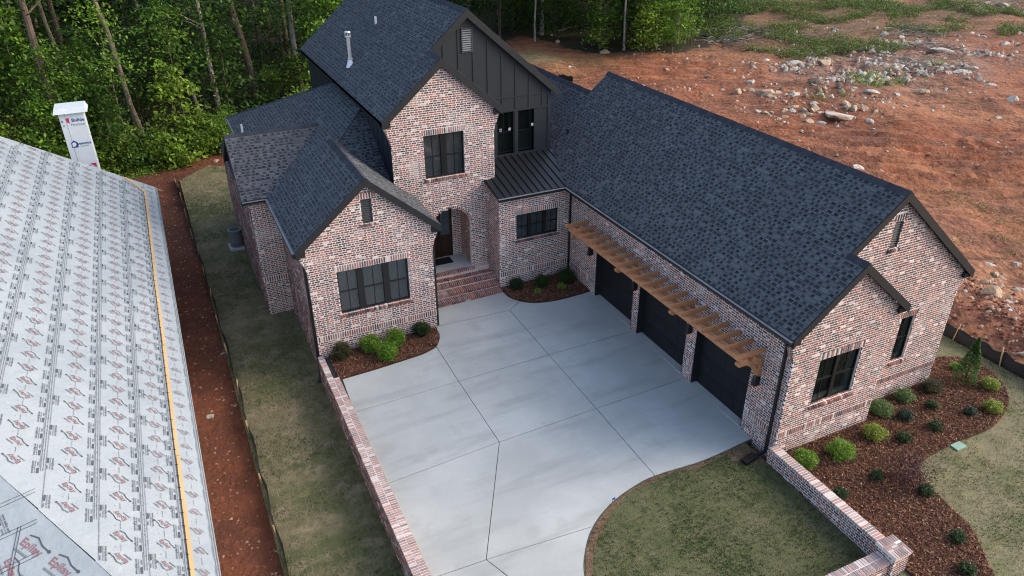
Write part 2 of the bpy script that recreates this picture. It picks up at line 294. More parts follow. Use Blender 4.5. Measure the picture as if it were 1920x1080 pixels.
# --- lawns: a sheet of turf plus the blades standing on it
def blades(name, poly, zf, dens, cols, label, h=(.03, .075)):
    x, y = scatter(poly, dens); nn = fbm(x * .8, y * .8) + .35 * fbm(x * 3, y * 3); k = rng.random(len(x)) < sm(.35, .85, nn) * .9 + .15; x, y = x[k], y[k]; nn = nn[k]
    n = len(x); ang = rng.uniform(0, 2 * math.pi, n); hh = rng.uniform(*h, n); ln = rng.uniform(0, .05, n); w = rng.uniform(.008, .018, n); a2 = rng.uniform(0, 6.28, n)
    z = zf(x, y); V = np.empty((n, 3, 3)); V[:, 0] = np.stack([x - w * np.cos(ang), y - w * np.sin(ang), z], -1); V[:, 1] = np.stack([x + w * np.cos(ang), y + w * np.sin(ang), z], -1)
    V[:, 2] = np.stack([x + ln * np.cos(a2), y + ln * np.sin(a2), z + hh], -1)
    g = sm(.45, .85, nn + rng.normal(0, .18, n)); c = np.array(cols[0]) * (1 - g[:, None]) + np.array(cols[1]) * g[:, None]; c *= rng.uniform(.7, 1.3, (n, 1))
    o = obj(name, mesh_np(name, V.reshape(-1, 3), np.arange(n * 3).reshape(n, 3), M_blade, np.repeat(c, 3, 0)), None, 'stuff'); tag(o, label, 'grass'); return o
side_poly = [(-14.08, -10), (-11.2, -10), (-11.1, 36.5), (-12.5, 37.4), (-14.4, 35.4)]
zs = lambda x, y: -.86 + .012 * np.sin(np.asarray(x) * 2.1) + 0 * np.asarray(y)
structure(sheet('side_lawn', side_poly, lambda x, y: -.86, M_lawn))
blades('side_grass', side_poly, lambda x, y: -.86 + 0 * x, 380, ((.26, .21, .125), (.075, .11, .027)), 'patchy green and straw grass along the house side')
court_poly = [(-.28, .93)] + spline([(-1.93, .80), (-3.63, .92), (-4.58, .80), (-5.45, .52), (-6.25, .05), (-6.84, -.56), (-7.30, -1.25), (-7.7, -2.4), (-7.8, -4.3)], 5) + [(-.28, -4.3)]
zc = lambda x, y: slab(x, y) - .035
M_lawnc = mat('green_turf', (.118, .122, .055), .95, layers=[(.7, 4, (.055, .085, .022), .45, .62, .75), (1.4, 6, (.20, .165, .10), .52, .66, .6), (4.5, 6, (.040, .058, .018), .5, .64, .7), (28, 4, (.15, .14, .075), .5, .72, .55), (70, 3, (.03, .042, .014), .52, .7, .6)], bump=(45, .9, .05))
sod_seams(M_lawnc, (.20, .17, .10), .35); structure(sheet('court_lawn', court_poly, zc, M_lawnc))
blades('court_grass', court_poly, zc, 520, ((.17, .15, .08), (.055, .10, .022)), 'short green grass filling the walled courtyard corner')
soil_in = spline([(-1.0, .86), (-1.93, .80), (-3.63, .92), (-4.58, .80), (-5.45, .52), (-6.25, .05), (-6.84, -.56), (-7.25, -1.25)], 5)
soil_out = [p + np.array((.04, -.24)) * (.12 + .9 * vnoise(p[0] * 1.3, p[1] * 1.3) ** 1.5) + np.array((.05, -.02)) * max(0, -p[0] - 4.5) * .5 for p in soil_in]
M_soil = mat('bare_soil', (.16, .095, .058), .95, layers=[(3, 5, (.24, .17, .115), .5, .68, .7), (9, 5, (.085, .05, .03), .5, .68, .7), (40, 3, (.28, .21, .15), .6, .74, .6)], bump=(20, .9, .04))
structure(sheet('bare_soil', [tuple(p) for p in soil_in] + [tuple(p) for p in soil_out[::-1]], lambda x, y: zc(x, y) + .006, M_soil, .03))
structure(sheet('bare_soil', [(-.3, .9), (-1.05, .84), (-1.25, .5), (-.95, .22), (-.55, -.05), (-.3, -.1)], lambda x, y: zc(x, y) + .007, M_soil, .03))
bed_edge = spline([(7.6, 1.6), (9.17, 1.49), (10.05, .9), (10.12, .29), (9.6, -.75), (8.78, -1.43), (7.29, -1.92), (5.54, -1.93), (4.1, -2.04), (3.4, -2.44), (3.1, -3.27), (2.84, -4.46), (2.2, -5.4), (1.89, -5.9), (1.5, -7.2), (1.3, -9)], 5)
front_poly = [(7.4, 4.5), (10.72, 4.5), (10.72, -3), (11.5, -9), (9, -14), (-9, -14), (-9, -4.7), (-.1, -4.7), (-.1, .1), (7.4, .7)]
structure(sheet('front_lawn', front_poly, lambda x, y: -.045, M_lawn2))
fl_vis = [(7.6, 4), (10.7, 4), (10.7, -2), (8, -8), (1, -8)] + [tuple(p) for p in bed_edge[::-1]]
blades('front_grass', fl_vis, lambda x, y: -.045 + 0 * x, 480, ((.32, .27, .165), (.12, .15, .045)), 'pale dry grass beyond the mulch bed')

# --- concrete drive: panels with open joints
apron = structure(sheet('concrete_drive', [(.28, .93), (.28, 12.72), (-6.63, 12.72), (-6.63, 11.2), (-11.0, 11.2), (-11.0, -9.0), (-7.8, -9.0), (-7.8, -4.3)] +
                        [tuple(p) for p in spline([(-7.8, -4.3), (-7.7, -2.4), (-7.30, -1.25), (-6.84, -.56), (-6.25, .05), (-5.45, .52), (-4.58, .80), (-3.63, .92), (-1.93, .80)], 5)][1:], lambda x, y: slab(x, y) - .028, M_base, .12))
bedA = [(-10.87, 11.15), (-10.87, 9.6)] + spline([(-10.76, 9.62), (-9.64, 9.64), (-8.48, 9.71), (-7.68, 9.78), (-7.12, 9.99), (-6.79, 10.53), (-6.69, 11.15)], 5)
bedB = [(-.02, 12.68), (-3.22, 12.68)] + spline([(-3.24, 12.42), (-3.19, 11.95), (-2.94, 11.46), (-2.41, 11.06), (-1.54, 10.85), (-.22, 10.84)], 5) + [(-.02, 10.84)]
jA = [tuple(p) for p in spline([(-10.76, 9.62), (-9.64, 9.64), (-8.48, 9.71), (-7.68, 9.78), (-7.12, 9.99)], 5)]
jA2 = [tuple(p) for p in spline([(-7.12, 9.99), (-6.79, 10.53), (-6.69, 11.15)], 5)]
jB1 = [tuple(p) for p in spline([(-3.24, 12.42), (-3.19, 11.95), (-2.94, 11.46)], 5)]
jB2 = [tuple(p) for p in spline([(-2.94, 11.46), (-2.41, 11.06), (-1.54, 10.85), (-.22, 10.84)], 5)]
edge = spline([(-.02, .93), (-1.93, .83), (-3.63, .95), (-4.58, .83), (-5.45, .56), (-6.25, .10), (-6.84, -.51), (-7.27, -1.22), (-7.62, -2.4), (-7.72, -4.3)], 5); edge = [tuple(p) for p in edge]
eA = edge[:11]; eB = edge[10:26]; eC = edge[25:]
P = [[*jA, (-7.15, 7.69), (-10.86, 7.69)],
     [(-10.86, 7.69), (-7.15, 7.69), (-7.15, 4.28), (-10.86, 4.12)],
     [(-10.86, 4.12), (-7.15, 4.28), (-9.31, .38), (-10.86, .46)],
     [(-7.12, 9.99), *jA2[1:], (-6.67, 11.24), (-3.6, 11.04), (-3.61, 7.67), (-7.15, 7.69)],
     [(-6.66, 11.24), (-6.6, 12.6), (-3.24, 12.48), *jB1, (-3.6, 11.04)],
     [(-3.6, 11.04), *jB2, (.26, 10.84), (.26, 7.62), (-3.61, 7.67)],
     [(-7.15, 7.69), (-3.61, 7.67), (-3.61, 4.32), (-7.15, 4.28)],
     [(-3.61, 7.67), (.26, 7.62), (.26, 4.36), (-3.61, 4.32)],
     [(-3.61, 4.32), (.26, 4.36), (.26, .93), *eA],
     [(-7.15, 4.28), (-3.61, 4.32), *eB, (-9.31, .38)],
     [(-9.31, .38), *eC, (-7.75, -9), (-8.6, -9), (-8.75, -1)],
     [(-10.86, .46), (-9.31, .38), (-8.75, -1), (-8.6, -9), (-10.86, -9)]]
for pl in P:
    c = np.mean(pl, 0); q = []
    n = len(pl); ar = sum(pl[i][0] * pl[(i + 1) % n][1] - pl[(i + 1) % n][0] * pl[i][1] for i in range(n)); sg = 1 if ar > 0 else -1
    for i in range(n):
        a_, b_, c_ = np.array(pl[i - 1]), np.array(pl[i]), np.array(pl[(i + 1) % n]); e1 = (b_ - a_) / (np.linalg.norm(b_ - a_) + 1e-9); e2 = (c_ - b_) / (np.linalg.norm(c_ - b_) + 1e-9)
        nn = np.array((-e1[1] - e2[1], e1[0] + e2[0])) * sg; nn = nn / (np.linalg.norm(nn) + 1e-9); q.append(b_ + nn * .015)
    a = Acc(); a.prism([(p[0], p[1], slab(*p) - .1) for p in q], [(p[0], p[1], slab(*p)) for p in q]); a.build('slab_panel', M_conc, apron)
# --- mulch beds
def chips(name, poly, zf, dens, label, lit=1.):
    x, y = scatter(poly, dens); n = len(x); L_ = rng.uniform(.014, .048, n); w = rng.uniform(.006, .014, n); a = rng.uniform(0, 6.28, n); ti = rng.normal(0, .45, n)
    d = np.stack([np.cos(a) * np.cos(ti), np.sin(a) * np.cos(ti), np.sin(ti)], -1); s = np.stack([-np.sin(a), np.cos(a), rng.normal(0, .4, n)], -1); C = np.stack([x, y, zf(x, y) + rng.uniform(.006, .04, n)], -1)
    V = np.stack([C - d * L_[:, None] - s * w[:, None], C + d * L_[:, None] - s * w[:, None], C + d * L_[:, None] + s * w[:, None], C - d * L_[:, None] + s * w[:, None]], 1)
    pal = np.array([(.115, .047, .027), (.165, .068, .037), (.06, .026, .016), (.25, .13, .072), (.34, .22, .13)]); c = pal[rng.choice(5, n, p=[.34, .27, .22, .12, .05])] * rng.uniform(.75, 1.25, (n, 1)) * lit
    o = obj(name, mesh_np(name, V.reshape(-1, 3), np.arange(n * 4).reshape(n, 4), M_chip, np.repeat(c, 4, 0)), None, 'stuff'); tag(o, label, 'mulch')
bedR = [(-.0, .02), (3.84, .02), (3.84, .67), (7.55, .67)] + [tuple(p) for p in bed_edge] + [(.1, -9), (.1, -4.8), (.05, -.05)]
zR = lambda x, y: .02 + 0 * x
for nm, pl, zf, de, lb in (('mulch_bed', bedA, lambda x, y: slab(x, y) + .05, 1300, 'brown mulch chips under the front gable window'), ('mulch_bed', bedB, lambda x, y: slab(x, y) + .05, 1300, 'brown mulch chips in the inner corner by the steps'), ('mulch_bed', bedR, zR, 900, 'brown mulch chips along the garage gable end')):
    structure(sheet(nm, pl, zf, M_mulch)); chips('mulch_chips', pl, zf, de, lb)

# ================================================================== BRICKWORK
CH = .083
PAL = np.array([(.062, .051, .054), (.24, .095, .075), (.18, .088, .078), (.30, .125, .085), (.52, .44, .41), (.090, .068, .071)])
PW = [.20, .27, .28, .07, .05, .13]
def brick_cols(n): return PAL[rng.choice(6, n, p=PW)] * rng.uniform(.75, 1.25, (n, 1))
def scan(poly, v):
    xs = []; n = len(poly)
    for i in range(n):
        (u0, v0), (u1, v1) = poly[i], poly[(i + 1) % n]
        if (v0 <= v < v1) or (v1 <= v < v0): xs.append(u0 + (u1 - u0) * (v - v0) / (v1 - v0))
    xs.sort(); return [(xs[i], xs[i + 1]) for i in range(0, len(xs) - 1, 2)]
def sub(iv, a, b):
    out = []
    for p, q in iv:
        if b <= p or a >= q: out.append((p, q))
        else:
            if a > p: out.append((p, a))
            if b < q: out.append((b, q))
    return out
WALLS = []; SPECIAL = []
class Wall:
    def __init__(s, root, O, U, N, poly, holes=(), arch=None, bands=(), lintels=(), sills=(), thick=.2, bricks=True, name='wall', flare=0):
        O, U, N = np.array(O, float), np.array(U, float), np.array(N, float); Vv = np.array((0, 0, 1.)); s.O, s.U, s.N = O, U, N
        ma = Acc(); C = []; A_ = []; B_ = []; D_ = []
        vmin = min(p[1] for p in poly); vmax = max(p[1] for p in poly)
        bandrows = [(b[0], b[1], b[2], b[2] + .249) for b in bands]            # (u0,u1,v0,v1)
        norm = list(bandrows)
        for (u0, u1, v) in lintels: norm.append((u0, u1, v, v + .24))
        for (u0, u1, v) in sills: norm.append((u0, u1, v - .1, v))
        k = 0
        nrow = int(math.ceil((vmax - vmin) / CH))
        for r in range(nrow):
            v0 = vmin + r * CH; v1 = v0 + CH; vm = (v0 + v1) / 2
            iv = scan(poly, min(vm, vmax - 1e-4))
            for (u0, u1, h0, h1) in holes:
                if h0 < vm < h1: iv = sub(iv, u0, u1)
            if arch:
                uc, rad, a0, asp = arch
                if a0 < vm <= asp: iv = sub(iv, uc - rad, uc + rad)
                elif asp < vm < asp + rad: w = math.sqrt(max(0, rad ** 2 - (vm - asp) ** 2)); iv = sub(iv, uc - w, uc + w)
            pass
            if not bricks: continue
            for (u0, u1, h0, h1) in norm:
                if h0 < vm < h1: iv = sub(iv, u0, u1)
            if arch and vm > a0 - .1:
                if vm <= asp: pass
                elif vm < asp + rad + .11: w = math.sqrt(max(0, (rad + .11) ** 2 - (vm - asp) ** 2)); iv = sub(iv, uc - w, uc + w)
            for p, q in iv:
                if flare:
                    for ee, sg in ((p, -1), (q, 1)):
                        if ee < -.005 or ee > flare + .005:
                            for dn in (.06, .16): C.append(O + U * (ee + sg * .002) + Vv * vm - N * dn); A_.append(N * .04); B_.append(U * .006); D_.append(Vv * (CH / 2 - .013))
                u = math.floor(p / .304) * .304 - .4 + (.152 if r % 2 else 0) + rng.uniform(-.02, .02)
                hd = False
                while u < q:
                    L_ = .080 if hd else .174; a_, b_ = max(u, p), min(u + L_, q); u += L_ + .025; hd = not hd
                    if b_ - a_ > .03:
                        pr = rng.uniform(-.002, .003)
                        C.append(O + U * (a_ + b_) / 2 + Vv * vm + N * (pr - .015)); A_.append(U * (b_ - a_) / 2); B_.append(N * .015); D_.append(Vv * (CH / 2 - .0130))
        cuts = sorted(set([vmin + r * CH for r in range(nrow)] + [vmax] + [h for q in holes for h in q[2:4]] + ([arch[2], arch[3]] if arch else [])))
        cuts = [c for c in cuts if vmin - 1e-6 <= c <= vmax + 1e-6]
        for v0, v1 in zip(cuts[:-1], cuts[1:]):
            if v1 - v0 < 1e-4: continue
            vm = (v0 + v1) / 2; iv = scan(poly, min(vm, vmax - 1e-4))
            for (u0, u1, h0, h1) in holes:
                if h0 < vm < h1: iv = sub(iv, u0, u1)
            if arch:
                uc, rad, a0, asp = arch
                if a0 < vm <= asp: iv = sub(iv, uc - rad, uc + rad)
                elif asp < vm < asp + rad: w_ = math.sqrt(max(0, rad ** 2 - (vm - asp) ** 2)); iv = sub(iv, uc - w_, uc + w_)
            for p, q in iv: ma.boxes([O + U * (p + q) / 2 + Vv * vm - N * (.005 + thick / 2)], [U * (q - p) / 2], [N * thick / 2], [Vv * (v1 - v0) / 2])
        s.m = obj(name, ma.mesh('mortar', M_mortar), root); s.acc = Acc(); s.has = bool(C)
        if C: s.acc.boxes(np.array(C), np.array(A_), np.array(B_), np.array(D_), brick_cols(len(C)))
        def special(c, a, b, d): SPECIAL.append((np.linalg.norm(c - CAM), s, c, a, b, d))
        if bricks:
            for (u0, u1, v0, v1) in bandrows:
                n = int((u1 - u0) / .086)
                for i in range(n): uu = u0 + (i + .5) * (u1 - u0) / n; special(O + U * uu + Vv * (v0 + .1245) - N * .012, U * .0265, N * .018, Vv * .108)
            for (u0, u1, v) in lintels:
                n = int((u1 - u0) / .086)
                for i in range(n): uu = u0 + (i + .5) * (u1 - u0) / n; special(O + U * uu + Vv * (v + .118) - N * .012, U * .0265, N * .018, Vv * .104)
            for (u0, u1, v) in sills:
                n = int((u1 - u0) / .086)
                for i in range(n): uu = u0 + (i + .5) * (u1 - u0) / n; special(O + U * uu + Vv * (v - .045) - N * .022, U * .034, N * .088 + Vv * -.016, Vv * .043)
            if arch:
                uc, rad, a0, asp = arch; n = int(math.pi * rad / .086)
                for i in range(n):
                    t = math.pi * (i + .5) / n; dr = U * math.cos(t) + Vv * math.sin(t); tn = -U * math.sin(t) + Vv * math.cos(t)
                    special(O + U * uc + Vv * asp + dr * (rad + .053) - N * .008, tn * .029, N * .022, dr * .046)
        WALLS.append(s)
CPAL = PAL * .6 + np.array((.50, .42, .40)) * .4
UNIT = {}
def unit_brick(shape, ci, pal=None):
    key = (shape, ci, pal is None)
    if key not in UNIT:
        a = Acc(); a.boxes([(0, 0, 0)], [(shape[0], 0, 0)], [(0, shape[1], 0)], [(0, 0, shape[2])], (PAL if pal is None else pal)[ci % 6] * (1.12 if ci > 5 else .92)); UNIT[key] = a.mesh('brick', M_brick)
    return UNIT[key]
def frame_matrix(c, a, b, d):
    A_, B_, D_ = (Vector(q).normalized() for q in (a, b, d)); B_ = (B_ - A_ * B_.dot(A_)).normalized(); D2 = A_.cross(B_)
    return Matrix(((A_.x, B_.x, D2.x, c[0]), (A_.y, B_.y, D2.y, c[1]), (A_.z, B_.z, D2.z, c[2]), (0, 0, 0, 1)))
def finish_bricks(limit=290):
    SPECIAL.sort(key=lambda q: q[0])
    for i, (dist, w, c, a, b, d) in enumerate(SPECIAL):
        ci = int(rng.choice(6, p=[.2, .28, .27, .12, .07, .06]))
        if i < limit:
            sh = tuple(round(float(np.linalg.norm(q)), 4) for q in (a, b, d)); place(unit_brick(sh, ci + 6 * int(rng.integers(2))), 'brick', w.m, frame_matrix(c, a, b, d))
        else: w.acc.boxes([c], [a], [b], [d], PAL[ci] * rng.uniform(.8, 1.2)); w.has = True
    for w in WALLS:
        if w.has: w.acc.build('brickwork', M_brick, w.m, 'stuff')

# ================================================================== ROOFING
TABS = []; TABMESH = {}
SHC = np.array([(.086, .094, .105), (.095, .103, .114), (.077, .085, .096), (.086, .088, .095), (.106, .112, .122)])
def shingles(root, poly, a, b, c, seed_near=False, deck=True, name='roof'):
    """plan polygon; plane z = a + b x + c y"""
    t = math.hypot(b, c); up = np.array((b, c)) / t; e = np.array((up[1], -up[0])); k = math.sqrt(1 + t * t)
    nrm = np.array((-b, -c, 1)) / k; S3 = np.array((up[0], up[1], t)) / k; E3 = np.array((e[0], e[1], 0.))
    def P3(u, v, h=0.): q = up * (v / k) + e * u; return np.array((q[0], q[1], a + b * q[0] + c * q[1])) + nrm * h
    uv = [(float(np.dot(p, e)), float(np.dot(p, up)) * k) for p in map(np.array, poly)]
    dk = Acc(); top = [(p[0], p[1], a + b * p[0] + c * p[1] - .004) for p in poly]; dk.prism([(x, y, z - .13) for x, y, z in top], top)
    ro = obj(name, dk.mesh('deck', M_deck), root)
    ac = Acc(); v0 = min(q[1] for q in uv); v1 = max(q[1] for q in uv); EX = .143
    nr = int(math.ceil((v1 - v0) / EX)); C = []; Aa = []; Bb = []; Dd = []; cc = []
    for r in range(nr):
        va = v0 + r * EX; vb = min(va + EX, v1); vm = (va + vb) / 2
        i0, i1, im = scan(uv, va + 1e-3), scan(uv, vb - 1e-3), scan(uv, vm)
        if not (len(i0) == len(i1) == len(im)): i0 = i1 = im
        base = np.array((.050, .055, .066)) * rng.uniform(.85, 1.15)
        for (p0, q0), (p1, q1), (p, q) in zip(i0, i1, im):
            ac.poly([P3(p0, va - .004, .0), P3(q0, va - .004, .0), P3(q0, va - .004, .013), P3(p0, va - .004, .013), P3(q1, vb, .004), P3(p1, vb, .004)], [(0, 1, 2, 3), (3, 2, 4, 5)], base)
            u = p + rng.uniform(-.3, 0); tone = rng.uniform(.88, 1.1)
            while u < q:
                w = float(rng.choice([.16, .20, .24, .29, .36], p=[.22, .3, .26, .15, .07])); ua, ub = max(u, p), min(u + w, q); full = (ua == u and ub == u + w); u += w + .004
                if rng.random() < .2: tone = rng.uniform(.8, 1.12)
                if ub - ua < .03: continue
                ci = int(rng.choice(5, p=[.34, .22, .24, .15, .05])); ce = P3((ua + ub) / 2, vm, .0135)
                TH = nrm * .0045; sl_ = S3 * ((vb - va) / 2 - .003) - nrm * .0045
                if seed_near and full and r > 0 and vb - va > .14: TABS.append((np.linalg.norm(ce - CAM), ro, ce, E3 * w / 2, sl_, TH, ci, ac))
                else: C.append(ce); Aa.append(E3 * (ub - ua) / 2); Bb.append(sl_); Dd.append(TH); cc.append(SHC[ci] * tone)
                if rng.random() < .9 and ub - ua > .13 and vb - va > .14:                    # notch between the laminated teeth, sometimes a pale patch above it
                    nw = min(float(rng.choice([.045, .06, .08], p=[.3, .45, .25])), (ub - ua) / 2 - .015); nu = rng.uniform(ua + nw, ub - nw); C.append(P3(nu, va + .052, .0195)); Aa.append(E3 * nw); Bb.append(S3 * .042 - nrm * .0027); Dd.append(nrm * .002); cc.append(np.array((.014, .016, .021)) * rng.uniform(.6, 2.2))
                    if rng.random() < .38: C.append(P3(nu + .02, va + .108, .0155)); Aa.append(E3 * nw * .8); Bb.append(S3 * .026 - nrm * .0018); Dd.append(nrm * .002); cc.append(np.array((.115, .124, .138)) * rng.uniform(.8, 1.15))
                if rng.random() < .13: C.append(P3((ua + ub) / 2, va + .008, .0205)); Aa.append(E3 * (ub - ua) / 2); Bb.append(S3 * .009); Dd.append(nrm * .0015); cc.append(np.array((.016, .018, .024)))
    ac.boxes(np.array(C), np.array(Aa), np.array(Bb), np.array(Dd), np.array(cc)) if C else None
    ROOFS.append((ro, ac)); return ro
ROOFS = []
def finish_roofs(limit=290):
    TABS.sort(key=lambda q: q[0])
    rest = {}
    for i, (dist, ro, c, a_, b_, d_, ci, ac) in enumerate(TABS):
        if i < limit:
            w = round(float(np.linalg.norm(a_)), 3); key = (w, ci)
            if key not in TABMESH:
                q = Acc(); q.boxes([(0, 0, 0)], [(w, 0, 0)], [(0, float(np.linalg.norm(b_)), 0)], [(0, 0, .0045)], SHC[ci]); TABMESH[key] = q.mesh('shingle', M_shingle)
            place(TABMESH[key], 'shingle', ro, frame_matrix(c, a_, b_, d_))
        else: rest.setdefault(id(ac), (ac, []))[1].append((c, a_, b_, d_, SHC[ci] * rng.uniform(.9, 1.1)))
    for ac, L_ in rest.values(): ac.boxes(*[np.array(q) for q in zip(*L_)])
    for ro, ac in ROOFS: ac.build('shingle_courses', M_shingle, ro, 'stuff')
CAPM = []
def ridge_caps(parent, p, q, slope, step=.19, w=.15, dz=.02):
    if not CAPM:
        for k in range(4):
            a = Acc(); h = w * .8; c_ = np.array((.030, .034, .046)) * (.8, 1., 1.2, 1.05)[k]
            a.poly([(-.15, -w, -h), (-.15, 0, 0), (-.15, w, -h), (.15, -w, -h), (.15, 0, 0), (.15, w, -h), (-.15, -w, -h + .014), (-.15, 0, .016), (-.15, w, -h + .014), (.15, -w, -h + .006), (.15, 0, .006), (.15, w, -h + .006)],
                   [(6, 7, 10, 9), (7, 8, 11, 10), (0, 1, 7, 6), (1, 2, 8, 7), (0, 6, 9, 3), (2, 5, 11, 8)], c_); CAPM.append(a.mesh('ridge_cap', M_shingle))
    p = Vector(p); q = Vector(q); d = (q - p); L_ = d.length; d.normalize(); sd_ = Vector((-d.y, d.x, 0)).normalized(); u = d.cross(sd_)
    n = int(L_ / step)
    for i in range(n):
        c = p + d * (i + .5) * L_ / n + Vector((0, 0, dz + rng.uniform(0, .006)))
        m = Matrix(((d.x, sd_.x, u.x, c.x), (d.y, sd_.y, u.y, c.y), (d.z, sd_.z, u.z, c.z), (0, 0, 0, 1))) @ Matrix.Diagonal((1, 1, slope / .83, 1))
        place(CAPM[int(rng.integers(4))], 'ridge_cap', parent, m)
def rake(root, p, q, y, h=.27, th=.05, up=.01):
    """board under a roof edge at plan line y, from p=(x,z) to q=(x,z)"""
    a = Acc(); (x0, z0), (x1, z1) = p, q
    a.prism([(x0, y, z0 - h), (x1, y, z1 - h), (x1, y, z1 + up), (x0, y, z0 + up)], [(x0, y + th, z0 - h), (x1, y + th, z1 - h), (x1, y + th, z1 + up), (x0, y + th, z0 + up)]); a.build('rake_board', M_trim, root)
def gutter(root, p, q, out):
    """K gutter hung on an eave: p,q ends, out = outward unit vector"""
    o = Vector(out); p = Vector(p); q = Vector(q); a = Acc(); c = o * .055
    a.bar(p + c + Vector((0, 0, -.085)), q + c + Vector((0, 0, -.085)), .11, .09); g = a.build('gutter', M_black, root)
    b = Acc(); b.bar(p + o * .05 + Vector((0, 0, -.034)), q + o * .05 + Vector((0, 0, -.034)), .105, .012); b.build('sky_grey_gutter_top', M_gutterg, g)  # grey top plate paints the sky reflected in the black gutter
def window(root, O, U, N, w, h, units, mull, gl, hi=True, muntin=True, screen=True):
    O, U, N = Vector(O), Vector(U), Vector(N); Zv = Vector((0, 0, 1)); d0 = -.085
    def B(acc, u0, u1, v0, v1, n0, n1): acc.boxes([O + U * (u0 + u1) / 2 + Zv * (v0 + v1) / 2 + N * (n0 + n1) / 2], [U * (u1 - u0) / 2], [N * (n1 - n0) / 2], [Zv * (v1 - v0) / 2])
    f = Acc(); t = .045
    B(f, 0, w, 0, t, d0 - .06, d0); B(f, 0, w, h - t, h, d0 - .06, d0); B(f, 0, t, t, h - t, d0 - .06, d0); B(f, w - t, w, t, h - t, d0 - .06, d0)
    uw = (w - mull * (units - 1)) / units
    for i in range(1, units): B(f, i * uw + (i - 1) * mull, i * (uw + mull), t, h - t, d0 - .06, d0 + .004)
    wf = f.build('window', M_frame, root)
    li = Acc(); B(li, -.01, .04, -.01, h, d0 - .26, d0 - .061); B(li, w - .04, w + .01, -.01, h, d0 - .26, d0 - .061); B(li, .04, w - .04, -.01, .035, d0 - .26, d0 - .061); li.build('inner_jamb', M_liner, wf)
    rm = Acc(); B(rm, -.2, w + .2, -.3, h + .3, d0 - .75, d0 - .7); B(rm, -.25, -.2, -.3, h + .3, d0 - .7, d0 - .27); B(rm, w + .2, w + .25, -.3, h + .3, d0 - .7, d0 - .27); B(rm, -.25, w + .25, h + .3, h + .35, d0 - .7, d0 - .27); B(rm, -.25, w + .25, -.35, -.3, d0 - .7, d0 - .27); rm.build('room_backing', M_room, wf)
    for i in range(units):
        ua = i * (uw + mull) + (t if i == 0 else .0) + .012; ub = i * (uw + mull) + uw - (t if i == units - 1 else .0) - .012; vm = h * .5
        s = Acc(); B(s, ua, ub, vm - .022, vm + .022, d0 - .045, d0 - .008); s.build('meeting_rail', M_frame, wf)
        for k, (v0, v1) in enumerate(((t + .01, vm - .022), (vm + .022, h - t - .01))):
            nd = d0 - .04 if k else d0 - .05
            p = Acc(); B(p, ua, ub, v0, v1, nd - .008, nd); p.build('pane', gl, wf)
            if muntin: m_ = Acc(); B(m_, (ua + ub) / 2 - .011, (ua + ub) / 2 + .011, v0, v1, nd, nd + .014); m_.build('muntin', M_frame, wf)
            if k == 0 and screen: q = Acc(); B(q, ua, ub, v0, v1, nd - .018, nd - .012); q.build('insect_screen', M_screen, wf)
    return wf
def vent(root, O, U, N, w, h, metal=False, hood=False):
    O, U, N = Vector(O), Vector(U), Vector(N); Zv = Vector((0, 0, 1)); n0 = .02 if hood else -.045
    f = Acc(); mt = M_vent
    def B(acc, u0, u1, v0, v1, a, b, tilt=0): acc.boxes([O + U * (u0 + u1) / 2 + Zv * (v0 + v1) / 2 + N * (a + b) / 2], [U * (u1 - u0) / 2], [N * (b - a) / 2 - Zv * tilt], [Zv * (v1 - v0) / 2])
    B(f, 0, w, 0, .04, n0 - .04, n0 + .02); B(f, 0, w, h - .04, h, n0 - .04, n0 + .02); B(f, 0, .04, .04, h - .04, n0 - .04, n0 + .02); B(f, w - .04, w, .04, h - .04, n0 - .04, n0 + .02); B(f, .02, w - .02, .02, h - .02, n0 - .06, n0 - .045)
    v = f.build('gable_vent', mt, root); n = int(h / .085); m_ = M_gutterg if hood else M_vent
    for i in range(n): s = Acc(); z = .05 + (i + .5) * (h - .1) / n; B(s, .04, w - .04, z - .008, z + .008, n0 - .03, n0 + .012, .02); s.build('slat', m_, v)

# ================================================================== THE HOUSE
H = thing('brick_house', 'whitewashed brick house with dark shingled gables, entry tower and garage wing', 'house', (-3, 8, 0))
YF = (0, -1, 0); XF = (-1, 0, 0); UX = (1, 0, 0); UY = (0, 1, 0)
V0 = .68 - 11 * CH; V1 = .68 - 19 * CH
def gable_poly(w, v0, ze, peak, fl=.22, uc=None):
    uc = w / 2 if uc is None else uc
    return [(0, v0), (w, v0), (w, ze - .95), (w + fl * .25, ze - .72), (w + fl * .65, ze - .48), (w + fl, ze - .28), (w + fl, ze - .20), (uc, peak), (-fl, ze - .20), (-fl, ze - .28), (-fl * .65, ze - .48), (-fl * .25, ze - .72), (0, ze - .95)]
# --- front gable wing
xA0, xA1, yA, zAe = -11.17, -6.623, 11.183, 4.456; wA = xA1 - xA0; aw = (.98, 3.58, 1.638, 3.348)
Wall(H, (xA0, yA, 0), UX, YF, gable_poly(wA, V0, zAe, 6.42), flare=wA, holes=[aw, (2.09, 2.47, 4.97, 5.87)], bands=[(.02, wA - .02, .68)], lintels=[(.92, 3.64, 3.348), (2.0, 2.56, 5.87)], sills=[(.92, 3.64, 1.638), (2.0, 2.56, 4.97)])
window(H, (xA0 + .98, yA, 1.638), UX, YF, 2.6, 1.71, 3, .235, M_glass)
vent(H, (xA0 + 2.09, yA, 4.97), UX, YF, .38, .9)
Wall(H, (xA0 - .007, yA + .018, 0), UY, XF, [(0, V1), (5.49, V1), (5.49, 4.33), (0, 4.33)], bands=[(.02, 5.4, .68)])
Wall(H, (xA1 + .007, yA + .018, 0), UY, (1, 0, 0), [(0, V0), (2.5, V0), (2.5, 4.33), (0, 4.33)])
xr = (xA0 + xA1) / 2; sA = .846; e0 = xA0 - .317; zr = zAe + sA * (xr - e0)
shingles(H, [(e0, yA - .12), (xr, yA - .12), (xr, 16.1), (e0, 16.36)], zAe - sA * e0, sA, 0)
